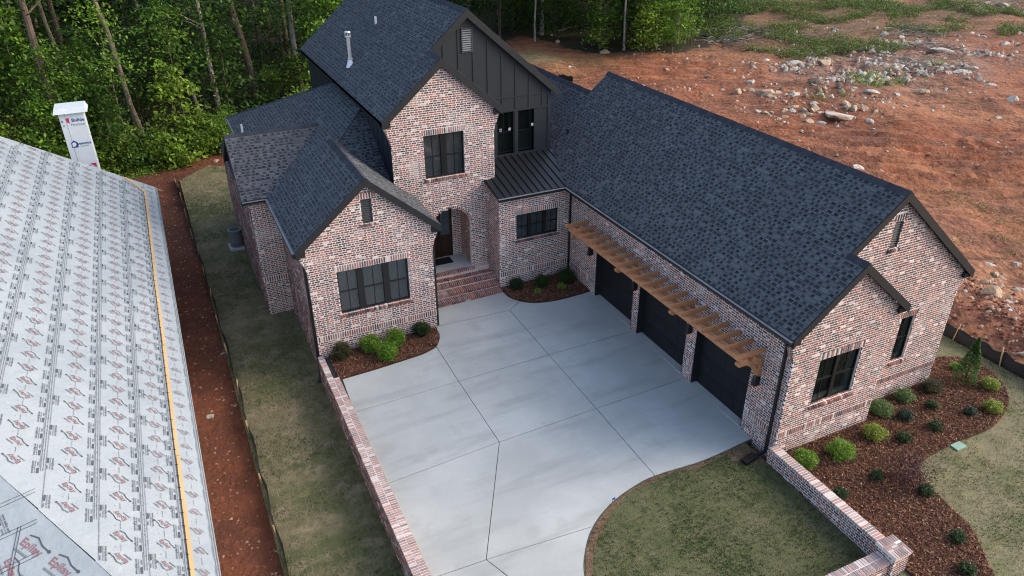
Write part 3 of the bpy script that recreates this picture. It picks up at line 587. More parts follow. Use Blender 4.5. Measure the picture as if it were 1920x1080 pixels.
shingles(H, [(xr, yA - .12), (xA1 + .317, yA - .12), (xA1 + .317, 13.9), (-7.09, 13.9), (-7.09, 16.1), (xr, 16.1)], zr + sA * xr, -sA, 0)
rake(H, (e0, zAe), (xr, zr), yA - .165); rake(H, (xr, zr), (xA1 + .317, zAe), yA - .165)
gutter(H, (e0, yA - .14, zAe), (e0, 16.3, zAe), XF)
# --- cross gable on the left side
xB, yB0, yB1 = -12.155, 16.7, 21.62
Wall(H, (xB, yB0, 0), UX, YF, [(0, V1), (.98, V1), (.98, 4.3), (0, 4.3)], bands=[(.02, .96, .68)])
Wall(H, (xB - .007, yB0 + .018, 0), UY, XF, [(0, V1), (4.9, V1), (4.9, 4.3), (2.45, 5.85), (0, 4.3)], holes=[(.75, .95, 2.3, 3.9)], bands=[(.02, 4.68, .68)])
Wall(H, (xB - .007, 21.6, 0), UY, XF, [(0, V1), (5.6, V1), (5.6, 3.4), (0, 3.4)], bands=[(.02, 5.5, .68)])
a = Acc(); a.box(xB + .02, xA0 - .01, 21.7, 27.18, V1, 3.39); a.build('rear_wall', M_mortar, H)
a = Acc(); a.prism([(xB - .02, 21.7, 3.40), (xA0 + .1, 21.7, 4.1), (xA0 + .1, 27.3, 4.1), (xB - .02, 27.3, 3.40)], [(xB - .02, 21.7, 3.47), (xA0 + .1, 21.7, 4.2), (xA0 + .1, 27.3, 4.2), (xB - .02, 27.3, 3.47)]); a.build('lean_to_roof', M_deck, H)
sB = .66; yBe = 16.39; zBr = zAe + sB * (19.16 - yBe)
shingles(H, [(-12.45, yBe), (e0 + .1, yBe), (-8.45, 19.16), (-12.45, 19.16)], zAe - sB * yBe, 0, sB)
shingles(H, [(-12.45, 19.16), (-8.45, 19.16), (e0 + .1, 21.93), (-12.45, 21.93)], zBr + sB * 19.16, 0, -sB)
gutter(H, (-12.45, yBe, zAe), (e0 - .03, yBe, zAe), YF)
a = Acc(); a.prism([(-12.47, yBe, zAe - .2), (-12.47, 19.16, zBr - .2), (-12.47, 19.16, zBr + .01), (-12.47, yBe, zAe + .01)], [(-12.43, yBe, zAe - .2), (-12.43, 19.16, zBr - .2), (-12.43, 19.16, zBr + .01), (-12.43, yBe, zAe + .01)]); a.build('rake_board', M_trim, H)
a = Acc(); a.prism([(-12.47, 21.93, zAe - .2), (-12.47, 19.16, zBr - .2), (-12.47, 19.16, zBr + .01), (-12.47, 21.93, zAe + .01)], [(-12.43, 21.93, zAe - .2), (-12.43, 19.16, zBr - .2), (-12.43, 19.16, zBr + .01), (-12.43, 21.93, zAe + .01)]); a.build('rake_board', M_trim, H)
# --- main one-storey hip roof left of the tower
sM = .62; hx = -7.08
zM = zAe + sM * (hx - e0); y0N = 13.23; yT_ = y0N + (hx - e0)
shingles(H, [(e0, y0N), (hx, yT_), (hx, 22.2), (e0, 28.55)], zAe - sM * e0, sM, 0)
shingles(H, [(e0, y0N), (hx, y0N), (hx, yT_)], zAe - sM * y0N, 0, sM)
sk = (zM - zAe) / (28.55 - 22.2); shingles(H, [(e0, 28.55), (hx, 22.2), (hx, 28.55)], zAe + sk * 28.55, 0, -sk)
a = Acc(); a.box(xA0, hx, 21.9, 28.2, V1, 4.35); a.build('rear_wall', M_mortar, H)
gutter(H, (e0, 21.95, zAe), (e0, 28.55, zAe), XF)
def hipcap(p, q): ridge_caps(ridge_part, p, q, .6, w=.13)
ridge_part = Acc(); ridge_part.bar((xr, yA + .05, zr - .03), (xr, 15.9, zr - .03), .04, .04); ridge_part = ridge_part.build('ridge', M_deck, H)
ridge_caps(ridge_part, (xr, yA - .1, zr), (xr, 15.75, zr), sA)
ridge_caps(ridge_part, (-12.4, 19.16, zBr), (-8.7, 19.16, zBr), sB)
k_ = (15.6 - y0N); hipcap((e0 + k_, y0N + k_, zAe + sM * k_), (hx, yT_, zM)); hipcap((e0, 28.55, zAe), (hx, 22.2, zM))
# --- entry tower
xT0, xT1, yT, zTe, sT, xT2, yT2 = -7.079, -2.888, 13.908, 7.6, .856, .31, 15.256; wT = xT1 - xT0; eT = xT0 - .317
x1r = (xT0 + xT1) / 2; z1r = zTe + sT * (x1r - eT); x2r = (xT0 + xT2) / 2; z2r = zTe + sT * (x2r - eT)
ARC = (-4.865 - xT0, .885, .9, 2.83)
Wall(H, (xT0, yT, 0), UX, YF, gable_poly(wT, V0, zTe, z1r - .24, .24), flare=wT, holes=[(1.268, 2.919, 5.097, 6.833)], arch=ARC, lintels=[(1.2, 2.99, 6.833)], sills=[(1.2, 2.99, 5.097)], bands=[(3.15, 3.82, .68 + CH)])
window(H, (xT0 + 1.268, yT, 5.097), UX, YF, 1.651, 1.736, 2, .24, M_glass)
Wall(H, (xT1 + .007, yT + .018, 0), UY, (1, 0, 0), [(0, 4.4), (1.14, 4.4), (1.14, 7.5), (0, 7.5)])
shingles(H, [(eT, yT - .12), (x1r, yT - .12), (x1r, yT2 - .12), (x2r, yT2 - .12), (x2r, 28.1), (eT, 28.1)], zTe - sT * eT, sT, 0)
shingles(H, [(x1r, yT - .12), (xT1 + .317, yT - .12), (xT1 + .317, yT2), (x1r, yT2)], z1r + sT * x1r, -sT, 0)
shingles(H, [(x2r, yT2 - .12), (xT2 + .317, yT2 - .12), (xT2 + .317, 28.1), (x2r, 28.1)], z2r + sT * x2r, -sT, 0)
ridge_caps(ridge_part, (x2r, yT2 - .1, z2r), (x2r, 28.1, z2r), sT); ridge_caps(ridge_part, (x1r, yT - .1, z1r), (x1r, yT2 - .15, z1r), sT)
rake(H, (eT, zTe), (x1r, z1r), yT - .165, .3); rake(H, (x1r, z1r), (xT1 + .317, zTe), yT - .165, .3)
rake(H, (x1r + .02, z1r), (x2r, z2r), yT2 - .165, .3); rake(H, (x2r, z2r), (xT2 + .317, zTe), yT2 - .165, .3)
for x_, d_ in ((eT, 1), (xT2 + .317, -1)):
    a = Acc(); a.box(min(x_, x_ + .04 * d_), max(x_, x_ + .04 * d_), (yT if d_ > 0 else yT2) - .12, 28.1, zTe - .2, zTe - .02); a.build('eave_board', M_trim, H)
a = Acc(); a.box(eT + .04, xT0, yT + .1, 28.0, zTe - .14, zTe - .1); a.build('soffit', M_trim, H)
# the boxed return closing the gable foot
for xa, xb, yy in ((eT, xT0 + .02, yT - .10), (xT1 - .02, xT1 + .317, yT - .10), (e0, xA0 + .02, yA - .10), (xA1 - .02, xA1 + .317, yA - .10)):
    zz = zTe if yy > 12.5 else zAe; a = Acc(); a.box(xa, xb, yy, yy + .32, zz - .26, zz - .05); a.build('eave_return', M_trim, H)
# siding of the tower
sd_side = Acc(); sd_side.box(xT0 - .012, xT0 + .1, yT + .03, 28, 3.9, 7.62); sl_ = sd_side.build('siding', M_siding, H)
for i in range(23): b = Acc(); yy = yT + .4 + i * .61; b.box(xT0 - .032, xT0 - .012, yy, yy + .05, 3.9, 7.5); b.build('batten', M_siding, sl_)
pts = [(xT0, 4.5), (xT2, 4.5), (xT2, zTe + .1), (x2r, z2r - .05), (xT0, zTe + .1)]
sf = Acc()
vh = [(-2.135, -1.407), (-1.177, -.438)]
for r in range(66):                                                     # course the sheet so that the window holes stay open
    v = 4.5 + r * .1
    for p, q in [w for w in scan(pts, v + .05)]:
        iv = [(p, q)]
        if 5.122 < v + .05 < 6.863:
            for u0, u1 in vh: iv = sub(iv, u0, u1)
        for p2, q2 in iv: sf.box(p2, q2, yT2, yT2 + .08, v, v + .1)
sf = sf.build('siding', M_siding, H)
for x_ in np.arange(-5.6, .2, .61):
    top = zTe + sT * (min(x_ - eT, (xT2 + .317) - x_)) - .25; b = Acc(); b.box(x_, x_ + .055, yT2 - .022, yT2, 7.54 if x_ > -2.6 else 7.6, top); b.build('batten', M_siding, sf)
    if -2.5 < x_: b = Acc(); b.box(x_, x_ + .05, yT2 - .02, yT2, 6.99, 7.48); b.build('batten', M_siding, sf)
for z0, z1, x0 in ((7.48, 7.54, -2.75), (6.90, 6.99, -2.75), (4.95, 5.10, -2.75)): b = Acc(); b.box(x0, xT2 + .01, yT2 - .03, yT2, z0, z1); b.build('trim_board', M_siding, sf)
for x0, x1 in ((xT2 - .12, xT2 + .012), (-1.36, -1.225), (-2.3, -2.19)): b = Acc(); b.box(x0, x1, yT2 - .026, yT2, 5.1, 7.48 if x0 > -1 else 6.9); b.build('trim_board', M_siding, sf)
for u0, u1 in vh: window(H, (u0, yT2 + .07, 5.122), UX, YF, u1 - u0, 1.741, 1, .1, M_glassc, muntin=(u0 < -2))
vent(H, (-3.6, yT2, 9.44), UX, YF, .46, .91, hood=True)
b = Acc(); b.box(xT2 - .08, xT2, yT2 + .08, 28, 4.5, 7.6); b.box(xT0, xT2, 27.9, 28, 4, 7.6); b.build('siding', M_siding, H)
M_stick = mat('paper_sticker', (.36, .40, .42), .7)
# stickers on the upper windows
for x_, z_, c_ in ((-2.03, 6.10, M_stick), (-1.62, 6.10, M_stick), (-.56, 6.16, M_stick)):
    b = Acc(); b.box(x_, x_ + .10, yT2 + .02, yT2 + .024, z_, z_ + .12); st = b.build('sticker', c_, H)
    if x_ < -2:
        b = Acc(); b.poly([(x_ + .05 + .04 * math.cos(t), yT2 + .017, z_ + .06 + .04 * math.sin(t)) for t in np.linspace(0, 6.28, 13)[:-1]], [tuple(range(12))]); b.build('sticker_print', M_pblue, st)
# --- porch behind the arch
pz = .97
b = Acc(); b.box(-5.76, -3.96, yT - .012, 15.2, pz - .3, pz); b.build('porch_floor', M_porch, H)
Wall(H, (-3.965, yT + .21, 0), UY, XF, [(0, .9), (1.1, .9), (1.1, 3.9), (0, 3.9)], thick=.1); Wall(H, (-5.765, yT + .21, 0), UY, (1, 0, 0), [(0, .9), (1.1, .9), (1.1, 3.9), (0, 3.9)], thick=.1)
Wall(H, (-5.75, 15.15, 0), UX, YF, [(0, .9), (1.79, .9), (1.79, 3.9), (0, 3.9)], holes=[(.25, 1.4, .96, 3.3)], thick=.1)
b = Acc(); b.box(-5.8, -3.9, yT + .2, 15.2, 3.88, 3.95); b.build('porch_ceiling', M_siding, H)
b = Acc(); b.box(-5.5, -4.35, 15.2, 15.26, pz, 3.3); dr = b.build('front_door', M_wooddoor, H)
for x0 in (-5.40, -4.88):
    for z0, z1, m_ in ((2.0, 3.15, M_glass), (1.1, 1.75, M_wooddoor)): b = Acc(); b.box(x0, x0 + .4, 15.18, 15.205, z0, z1); b.build('door_lite' if m_ is M_glass else 'door_panel', m_, dr)
b = Acc(); b.box(-4.975, -4.955, 15.12, 15.2, 1.75, 2.15); b.build('door_handle', M_black, dr)
# --- bay with standing-seam roof
xB0, yB = -3.249, 12.708
Wall(H, (xB0, yB, 0), UX, YF, [(0, V0), (3.24, V0), (3.24, 4.28), (0, 4.28)], holes=[(.753, 2.689, 2.331, 3.442)], bands=[(.02, 3.22, .68 + CH)], lintels=[(.69, 2.75, 3.442)], sills=[(.69, 2.75, 2.331)])
window(H, (xB0 + .753, yB, 2.331), UX, YF, 1.936, 1.111, 3, .14, M_glass)
Wall(H, (xB0 - .007, yB + .018, 0), UY, XF, [(0, V0), (1.18, V0), (1.18, 4.55), (0, 4.28)])
mz = lambda y: 4.36 + .25 * (y - 12.62)
pl = [(-3.36, 12.58), (.0, 12.58), (.85, yT2), (-2.87, yT2), (-2.87, 13.9), (-3.36, 13.9)]
a = Acc(); a.prism([(x, y, mz(y) - .09) for x, y in pl], [(x, y, mz(y)) for x, y in pl]); mr = a.build('metal_roof', M_metalroof, H)
for i in range(13):
    x_ = -3.33 + i * .3; ye = 13.9 if x_ < -2.87 else yT2; b = Acc(); b.bar((x_, 12.58, mz(12.58) + .02), (x_, ye, mz(ye) + .02), .025, .045); b.build('standing_seam', M_metalroof, mr)
gutter(H, (-3.36, 12.58, mz(12.58) + .01), (-.12, 12.58, mz(12.58) + .01), YF)
# --- garage wing
xG1, xG2, yG2, zGe, sG = 3.857, 7.53, .649, 4.363, .825; eG = -.317; xi = xG1 / 2; zi = zGe + sG * (xi - eG); xo = xG2 / 2; zo = zGe + sG * (xo - eG); xk = 2.87; zk = zGe + sG * (xk - eG)
w1 = (1.089, 2.751, 1.576, 3.212); w2 = (5.169, 5.819, 1.50, 3.172)
Wall(H, (0, 0, 0), UX, YF, gable_poly(xG1, V0, zGe, zi - .24, .2), flare=xG1, holes=[w1], bands=[(.02, xG1 - .02, .68)], lintels=[(1.02, 2.82, 3.212)], sills=[(1.02, 2.82, 1.576)])
window(H, (w1[0], 0, w1[2]), UX, YF, 1.662, 1.636, 2, .14, M_glassc, screen=False)
Wall(H, (0, yG2, 0), UX, YF, [(3.6, V0), (xG2, V0), (xG2, zGe - .95), (xG2 + .06, zGe - .72), (xG2 + .14, zGe - .48), (xG2 + .22, zGe - .25), (xG2 + .22, zGe - .18), (xo, zo - .24), (.6, zGe + .3), (3.6, 3.9)], holes=[w2, (3.66, 4.0, 5.93, 6.79)], bands=[(3.87, xG2 - .02, .68)], lintels=[(5.1, 5.89, 3.172), (3.58, 4.08, 6.79)], sills=[(5.1, 5.89, 1.5), (3.58, 4.08, 5.93)])
window(H, (w2[0], yG2, w2[2]), UX, YF, .65, 1.672, 1, .1, M_glassc, screen=False)
vent(H, (3.66, yG2, 5.93), UX, YF, .34, .86)
Wall(H, (xG1 + .007, .018, 0), UY, (1, 0, 0), [(0, V0), (.62, V0), (.62, 4.2), (0, 4.2)])
Wall(H, (xG2, yG2 + .21, 0), UY, (1, 0, 0), [(0, V0), (15.3, V0), (15.3, 4.25), (0, 4.25)], bricks=False)
DOORS = [(1.476, 4.075), (4.583, 7.425), (7.817, 10.5)]; DT = 2.62
bnd = [(.02, 1.26, .68), (4.1, 4.55, .68), (7.44, 7.8, .68), (10.53, 12.48, .68)]
Wall(H, (-.007, .018, 0), UY, XF, [(0, V0), (12.69, V0), (12.69, 4.25), (0, 4.25)], holes=[(p - .018, q - .018, -.5, DT) for p, q in DOORS], bands=[(p, q, v) for p, q, v in bnd])
for p, q in DOORS:
    zf_ = slab(0, (p + q) / 2) - .02
    d = Acc(); d.box(.29, .33, p, q, zf_, DT); gd = d.build('garage_door', M_door, H)
    for i in range(4):
        z0 = zf_ + i * (DT - zf_) / 4; d = Acc(); d.box(.27, .288, p + .02, q - .02, z0 + .006, z0 + (DT - zf_) / 4 - .006); d.build('door_section', M_door, gd)
        for j in range(4):
            yy = p + .12 + j * (q - p - .16) / 4; d = Acc(); d.box(.262, .27, yy, yy + (q - p - .16) / 4 - .08, z0 + .09, z0 + (DT - zf_) / 4 - .09); d.build('door_panel', M_door, gd)
    for y_ in (p, q): d = Acc(); d.box(.0, .3, min(y_, y_ + (.03 if y_ == p else -.03)), max(y_, y_ + (.03 if y_ == p else -.03)), zf_, DT); d.build('door_jamb', M_trim, H)
    d = Acc(); d.box(.0, .3, p + .03, q - .03, DT - .03, DT); d.build('door_head', M_trim, H)
    d = Acc(); d.box(-.01, .29, p + .03, q - .03, zf_ - .05, zf_ + .028); d.build('door_threshold', M_porch, H)
shingles(H, [(eG, -.12), (xi, -.12), (xi, yG2 - .12), (xo, yG2 - .12), (xo, 16.25), (xk, 16.25), (xk, 24), (eG, 24)], zGe - sG * eG, sG, 0, seed_near=True)
shingles(H, [(xi, -.12), (xG1 + .317, -.12), (xG1 + .317, yG2), (xi, yG2)], zi + sG * xi, -sG, 0)
shingles(H, [(xo, yG2 - .12), (xG2 + .317, yG2 - .12), (xG2 + .317, 16.25), (xo, 16.25)], zo + sG * xo, -sG, 0)
shingles(H, [(xk, 16.25), (xk * 2 + .317, 16.25), (xk * 2 + .317, 24), (xk, 24)], zk + sG * xk, -sG, 0)
ridge_caps(ridge_part, (xo, yG2 - .1, zo), (xo, 16.25, zo), sG); ridge_caps(ridge_part, (xk, 16.3, zk), (xk, 24, zk), sG); ridge_caps(ridge_part, (xi, -.1, zi), (xi, yG2 - .14, zi), sG)
rake(H, (eG, zGe), (xi, zi), -.165); rake(H, (xi, zi), (xG1 + .317, zGe), -.165); rake(H, (xi, zi), (xo, zo), yG2 - .165); rake(H, (xo, zo), (xG2 + .317, zGe), yG2 - .165)
for xa, xb, yy in ((eG, .02, -.10), (xG2 - .02, xG2 + .317, yG2 - .1), (xG1 - .02, xG1 + .317, -.1)): a = Acc(); a.box(xa, xb, yy, yy + .28, zGe - .24, zGe - .05); a.build('eave_return', M_trim, H)
gutter(H, (eG, -.14, zGe), (eG, 12.55, zGe), XF)
# --- downspouts
def spout(pts, w=.085):
    a = Acc()
    for p, q in zip(pts[:-1], pts[1:]): a.bar(p, q, w, w * .8, up=(0, .3, 1) if abs(p[2] - q[2]) < abs(p[0] - q[0]) + abs(p[1] - q[1]) else (0, 1, 0))
    return a.build('downspout', M_black, H)
spout([(e0 - .05, yA + .0, 4.33), (e0 - .05, yA + .0, 4.22), (xA0 - .06, yA + .16, 3.98), (xA0 - .06, yA + .16, -.75), (xA0 - .2, yA - .2, -.82)])
spout([(xA1 + .06, yA + .1, 4.25), (xA1 + .06, yA + .1, .15)])
spout([(eG - .05, .05, 4.25), (eG - .05, .05, 4.14), (-.06, .28, 3.92), (-.06, .28, .05), (-.5, .28, -.02)])
sp = Acc(); sp.bar((-.42, .28, .03), (-.95, .2, -.0), .24, .1); sp.build('splash_block', M_black, H)
spout([(-.12, 12.56, 4.25), (-.06, 12.62, 4.1), (-.06, 12.62, .4)], .06)
# --- vents through the roof
def pipe(name, x, y, z, h, r, m_, cap):
    a = Acc(); a.tube([(x, y, z - .1), (x, y, z + h)], [r, r], 12); p = a.build(name, m_, H, smooth=False)
    if cap:
        b = Acc(); b.tube([(x, y, z + h), (x, y, z + h + .03), (x, y, z + h + .03)], [r * 1.7, r * 1.7, r * 1.7], 14); b.tube([(x, y, z + h + .19), (x, y, z + h + .23)], [r * 1.8, r * 1.5], 14)
        for k in range(10): t = k * .628; b.bar((x + r * 1.55 * math.cos(t), y + r * 1.55 * math.sin(t), z + h + .03), (x + r * 1.55 * math.cos(t), y + r * 1.55 * math.sin(t), z + h + .19), .012, .012, up=(1, 0, 0))
        b.build('vent_cap', m_, p)
        b = Acc(); b.tube([(x - .02, y, z - .12), (x, y, z + .22), (x, y, z + .25)], [.2, r * 1.25, r * 1.6], 14); b.build('flashing_boot', m_, p)
pipe('vent_pipe', -6.66, 20.6, 8.24, 1.15, .075, M_galv, True); pipe('vent_pipe', -5.05, 21.8, 9.61, .32, .05, M_white, False); pipe('vent_pipe', -11.2, 24.9, 4.7, .32, .05, M_white, False); pipe('vent_pipe', 1.2, 15.2, 5.6, .2, .05, M_black, False)
finish_bricks(); finish_roofs()

# ================================================================== ENTRY STEPS
ST = thing('entry_steps', 'three brick steps and herringbone landing below the arched entry', 'steps', (-4.9, 13.2, .1))
sx0, sx1 = -6.58, -3.262; lev = [(12.42, .37), (12.74, .565), (13.06, .78)]
core = Acc()
for y_, z_ in lev: core.box(sx0, sx1, y_ + .02, 13.9, -.05, z_ - .012)
core.box(sx0, -3.3, 13.70, 13.893, .7, pz - .012); core = core.build('step_core', mat('step_mortar', (.60, .50, .46), .95, layers=[(6, 4, (.42, .32, .28), .45, .65, .7)]), ST)
BR = (.029, .1, .045)
cnt = 0; rest = Acc()
def sbrick(c, a, b, d):
    global cnt
    cnt += 1; ci = int(rng.choice(6, p=[.16, .36, .26, .16, .02, .04]))
    if cnt <= 295:
        sh = tuple(round(float(np.linalg.norm(q)), 4) for q in (a, b, d)); place(unit_brick(sh, ci + 6 * int(rng.integers(2))), 'brick', core, frame_matrix(c, a, b, d))
    else: rest.boxes([c], [a], [b], [d], PAL[ci])
for y_, z_ in lev + [(13.68, pz)]:
    xe = sx1 if z_ != pz else -3.95
    n = int((xe - sx0) / .085)
    for i in range(n): sbrick(np.array((sx0 + (i + .5) * (xe - sx0) / n, y_ + (.158 if z_ < .7 else .098), z_ - .043)), np.array((.0285, 0, 0)), np.array((0, .16 if z_ < .7 else .1, 0)), np.array((0, 0, .045)))
# herringbone field of the landing
for i in range(-60, 60):
    for j in range(-60, 60):
        t = (i + j) % 4
        if t == 0: c2 = (i + 1., j + .5); hz = True
        elif t == 2: c2 = (i + .5, j + 1.); hz = False
        else: continue
        q = .7071 * .1; cx_, cy_ = -5.0 + (c2[0] - c2[1]) * q, 13.47 + (c2[0] + c2[1]) * q
        if not (sx0 + .07 < cx_ < sx1 - .07 and 13.335 < cy_ < 13.62): continue
        e1, e2 = np.array((.7071, .7071, 0)), np.array((-.7071, .7071, 0))
        sbrick(np.array((cx_, cy_, .770 + rng.uniform(-.002, .002))), (e1 if hz else e2) * .090, (e2 if hz else e1) * .040, np.array((0, 0, .02)))
for y_, z_ in lev:                                                     # stretcher course under each rowlock tread
    z0 = z_ - .132
    for i in range(16): sbrick(np.array((sx0 + (i + .5) * .207, y_ + .045, z0)), np.array((.097, 0, 0)), np.array((0, .04, 0)), np.array((0, 0, .036)))
if rest.n: rest.build('brickwork', M_brick, core, 'stuff')
a = Acc(); a.box(-5.5, -4.6, 14.5, 15.05, pz + .003, pz + .018); tag(a.build('door_mat', M_mat, recenter=True), 'black door mat on the porch inside the arch', 'door mat')

# ================================================================== PERGOLA AND LANTERNS
PG = thing('pergola', 'cedar pergola with twenty rafters over the three garage doors', 'pergola', (0, 6.1, 2.3))
for i in range(20):
    y_ = 1.08 + i * (11.2 - 1.08) / 19; zt_ = 3.2; a = Acc()
    a.prism([(-.02, y_ - .030, zt_), (-.95, y_ - .030, zt_), (-1.08, y_ - .030, zt_ + .05), (-1.08, y_ - .030, zt_ + .15), (-.02, y_ - .030, zt_ + .15)], [(-.02, y_ + .030, zt_), (-.95, y_ + .030, zt_), (-1.08, y_ + .030, zt_ + .05), (-1.08, y_ + .030, zt_ + .15), (-.02, y_ + .030, zt_ + .15)]); a.build('rafter', M_cedar, PG)
for x0, x1, z0 in ((-.88, -.70, 3.03), (-.50, -.42, 3.03)): a = Acc(); a.box(x0, x1, .98, 11.3, z0, 3.198); a.build('beam', M_cedar, PG)
for y_ in (10.9, 7.68, 4.4, 1.15):
    br = Acc(); br.box(-.14, -.012, y_ - .07, y_ + .07, 2.30, 3.0); br = br.build('bracket', M_cedar, PG)
    a = Acc(); a.prism([(-.14, y_ - .065, 2.88), (-.90, y_ - .065, 2.88), (-.97, y_ - .065, 2.94), (-.97, y_ - .065, 3.028), (-.14, y_ - .065, 3.028)], [(-.14, y_ + .065, 2.88), (-.90, y_ + .065, 2.88), (-.97, y_ + .065, 2.94), (-.97, y_ + .065, 3.028), (-.14, y_ + .065, 3.028)]); a.build('bracket_arm', M_cedar, br)
    a = Acc(); pr = [(-.14 - .55 * t - .0, 2.40 + .48 * (1 - (1 - t) ** 1.7)) for t in np.linspace(0, 1, 7)]
    lo = [(x, y_ - .05, z - .0) for x, z in pr] + [(x + .09, y_ - .05, z + .07) for x, z in pr[::-1]]
    a.prism(lo, [(x, y_ + .05, z) for x, _, z in lo]); a.build('brace', M_cedar, br)
for y_, lb in ((10.82, 'black wall lantern beside the farthest garage door near the corner bed'), (7.63, 'black wall lantern on the brick pier nearest the corner bed'), (4.36, 'black wall lantern on the brick pier nearest the grass corner'), (1.12, 'black wall lantern left of the garage corner downspout')):
    LN = thing('wall_lantern', lb, 'lantern', (-.08, y_, 1.95), 'lanterns along the garage wall')
    a = Acc(); a.box(-.03, -.004, y_ - .06, y_ + .06, 2.0, 2.34); a.build('back_plate', M_black, LN)
    a = Acc(); w0, w1 = .06, .085; a.prism([(-.12 - w1, y_ - w1, 2.0), (-.12 + w1, y_ - w1, 2.0), (-.12 + w1, y_ + w1, 2.0), (-.12 - w1, y_ + w1, 2.0)], [(-.12 - w0, y_ - w0, 2.28), (-.12 + w0, y_ - w0, 2.28), (-.12 + w0, y_ + w0, 2.28), (-.12 - w0, y_ + w0, 2.28)]); a.build('lamp_body', M_black, LN)
    a = Acc(); a.prism([(-.12 - .08, y_ - .08, 2.28), (-.12 + .08, y_ - .08, 2.28), (-.12 + .08, y_ + .08, 2.28), (-.12 - .08, y_ + .08, 2.28)], [(-.12 - .03, y_ - .03, 2.36), (-.12 + .03, y_ - .03, 2.36), (-.12 + .03, y_ + .03, 2.36), (-.12 - .03, y_ + .03, 2.36)]); a.build('lamp_cap', M_black, LN)
    a = Acc(); a.box(-.17, -.07, y_ - .05, y_ + .05, 1.985, 1.998); a.build('bulb', M_lampglow, LN)
SPn = thing('solar_fixture', 'small white framed solar light on the wall at the corner end of the pergola', 'light', (-.1, 12.3, 2.4))
a = Acc(); a.box(-.2, -.0, 12.18, 12.42, 2.42, 2.46); a.build('panel_frame', M_white, SPn); a = Acc(); a.box(-.185, -.015, 12.2, 12.4, 2.461, 2.468); a.build('panel', M_pgrey, SPn); a = Acc(); a.box(-.1, -.0, 12.25, 12.35, 2.3, 2.418); a.build('bracket', M_white, SPn)

# ================================================================== COURTYARD WALLS
def low_wall(name, label, x0, x1, y0, y1, zb, zt_, along, caps, limit=290):
    R_ = thing(name, label, 'brick wall', ((x0 + x1) / 2, (y0 + y1) / 2, zb), 'courtyard walls')
    L_ = (y1 - y0) if along == 'y' else (x1 - x0); zc_ = zt_ - .1; vb = zc_ - math.ceil((zc_ - zb) / CH) * CH
    global WALLS
    WALLS = []
    if along == 'y':
        w = Wall(R_, (x0, y0, 0), UY, XF, [(0, vb), (L_, vb), (L_, zc_), (0, zc_)], thick=x1 - x0 - .024)
        Wall(R_, (x1, y0, 0), UY, (1, 0, 0), [(0, vb), (L_, vb), (L_, zc_), (0, zc_)], thick=.03)
        Wall(R_, (x0 + .001, y0 - .001, 0), UX, YF, [(0, vb), (x1 - x0 - .002, vb), (x1 - x0 - .002, zc_), (0, zc_)], thick=.03)
    else:
        w = Wall(R_, (x0, y0, 0), UX, YF, [(0, vb), (L_, vb), (L_, zc_), (0, zc_)], thick=y1 - y0 - .024)
        Wall(R_, (x0, y1, 0), UX, (0, 1, 0), [(0, vb), (L_, vb), (L_, zc_), (0, zc_)], thick=.03)
    for q in WALLS: q.acc.build('brickwork', M_brick, q.m, 'stuff') if q.has else None
    cm = Acc()
    cm.box(x0 + .004, x1 - .004, y0, y1, zc_, zt_ - .010); cm = cm.build('cap', M_mortar, R_)
    n = int(L_ / .085); tot = 0; rs = Acc(); rows = []
    for (r0, r1, s0, s1) in caps:                                       # across range, along range
        for i in range(n):
            s_ = (i + .5) * L_ / n
            if s0 <= s_ <= s1: rows.append(((r0 + r1) / 2, (r1 - r0) / 2 - .006, s_))
    def dist(q):
        c = (q[0], y0 + q[2], zt_) if along == 'y' else (x0 + q[2], q[0], zt_); return np.linalg.norm(np.array(c) - CAM)
    rows.sort(key=dist)
    for (rc, rh, s_) in rows:
        c = np.array((rc, y0 + s_, zt_ - .045)) if along == 'y' else np.array((x0 + s_, rc, zt_ - .045)); c[2] += rng.uniform(-.003, .003)
        a_ = np.array((0, .030, 0)) if along == 'y' else np.array((.030, 0, 0)); b_ = np.array((rh, 0, 0)) if along == 'y' else np.array((0, rh, 0)); d_ = np.array((0, 0, .046)); tot += 1
        ci = int(rng.choice(6, p=[.13, .24, .28, .12, .19, .04]))
        if tot <= limit: place(unit_brick((.030, round(float(rh), 4), .046), ci + 6 * int(rng.integers(2)), CPAL), 'brick', cm, frame_matrix(c, a_, b_, d_))
        else: rs.boxes([c], [a_], [b_], [d_], CPAL[ci])
    if rs.n: rs.build('brickwork', M_brick, cm, 'stuff')
    return R_
low_wall('courtyard_wall', 'low brick wall edging the drive above the side lawn', -11.27, -11.06, 9.62, 11.16, -.95, .14, 'y', [(-11.275, -11.055, 0, 9)])
low_wall('courtyard_wall', 'long double-capped brick wall between the concrete drive and side lawn', -11.27, -10.87, -9.0, 9.60, -.95, .14, 'y', [(-11.28, -11.075, 0, 30), (-11.065, -10.86, 0, 30)])
low_wall('courtyard_wall', 'low brick wall running from the garage corner to the square pillar', -.27, .04, -4.02, -.02, -.3, .5, 'y', [(-.28, .05, 0, 9)])
low_wall('courtyard_wall', 'low brick wall running left from the square pillar at the frame bottom', -7.5, -.5, -4.6, -4.2, -.3, .5, 'x', [(-4.61, -4.405, 0, 9), (-4.395, -4.19, 0, 9)])
WALLS = []
PI_ = thing('brick_pillar', 'square brick pillar with stepped cap at the wall corner', 'pillar', (-.22, -4.4, -.3), 'courtyard walls')
px0, px1, py0, py1 = -.49, .05, -4.67, -4.13; zc_ = .62; vb = zc_ - 11 * CH; wp = px1 - px0
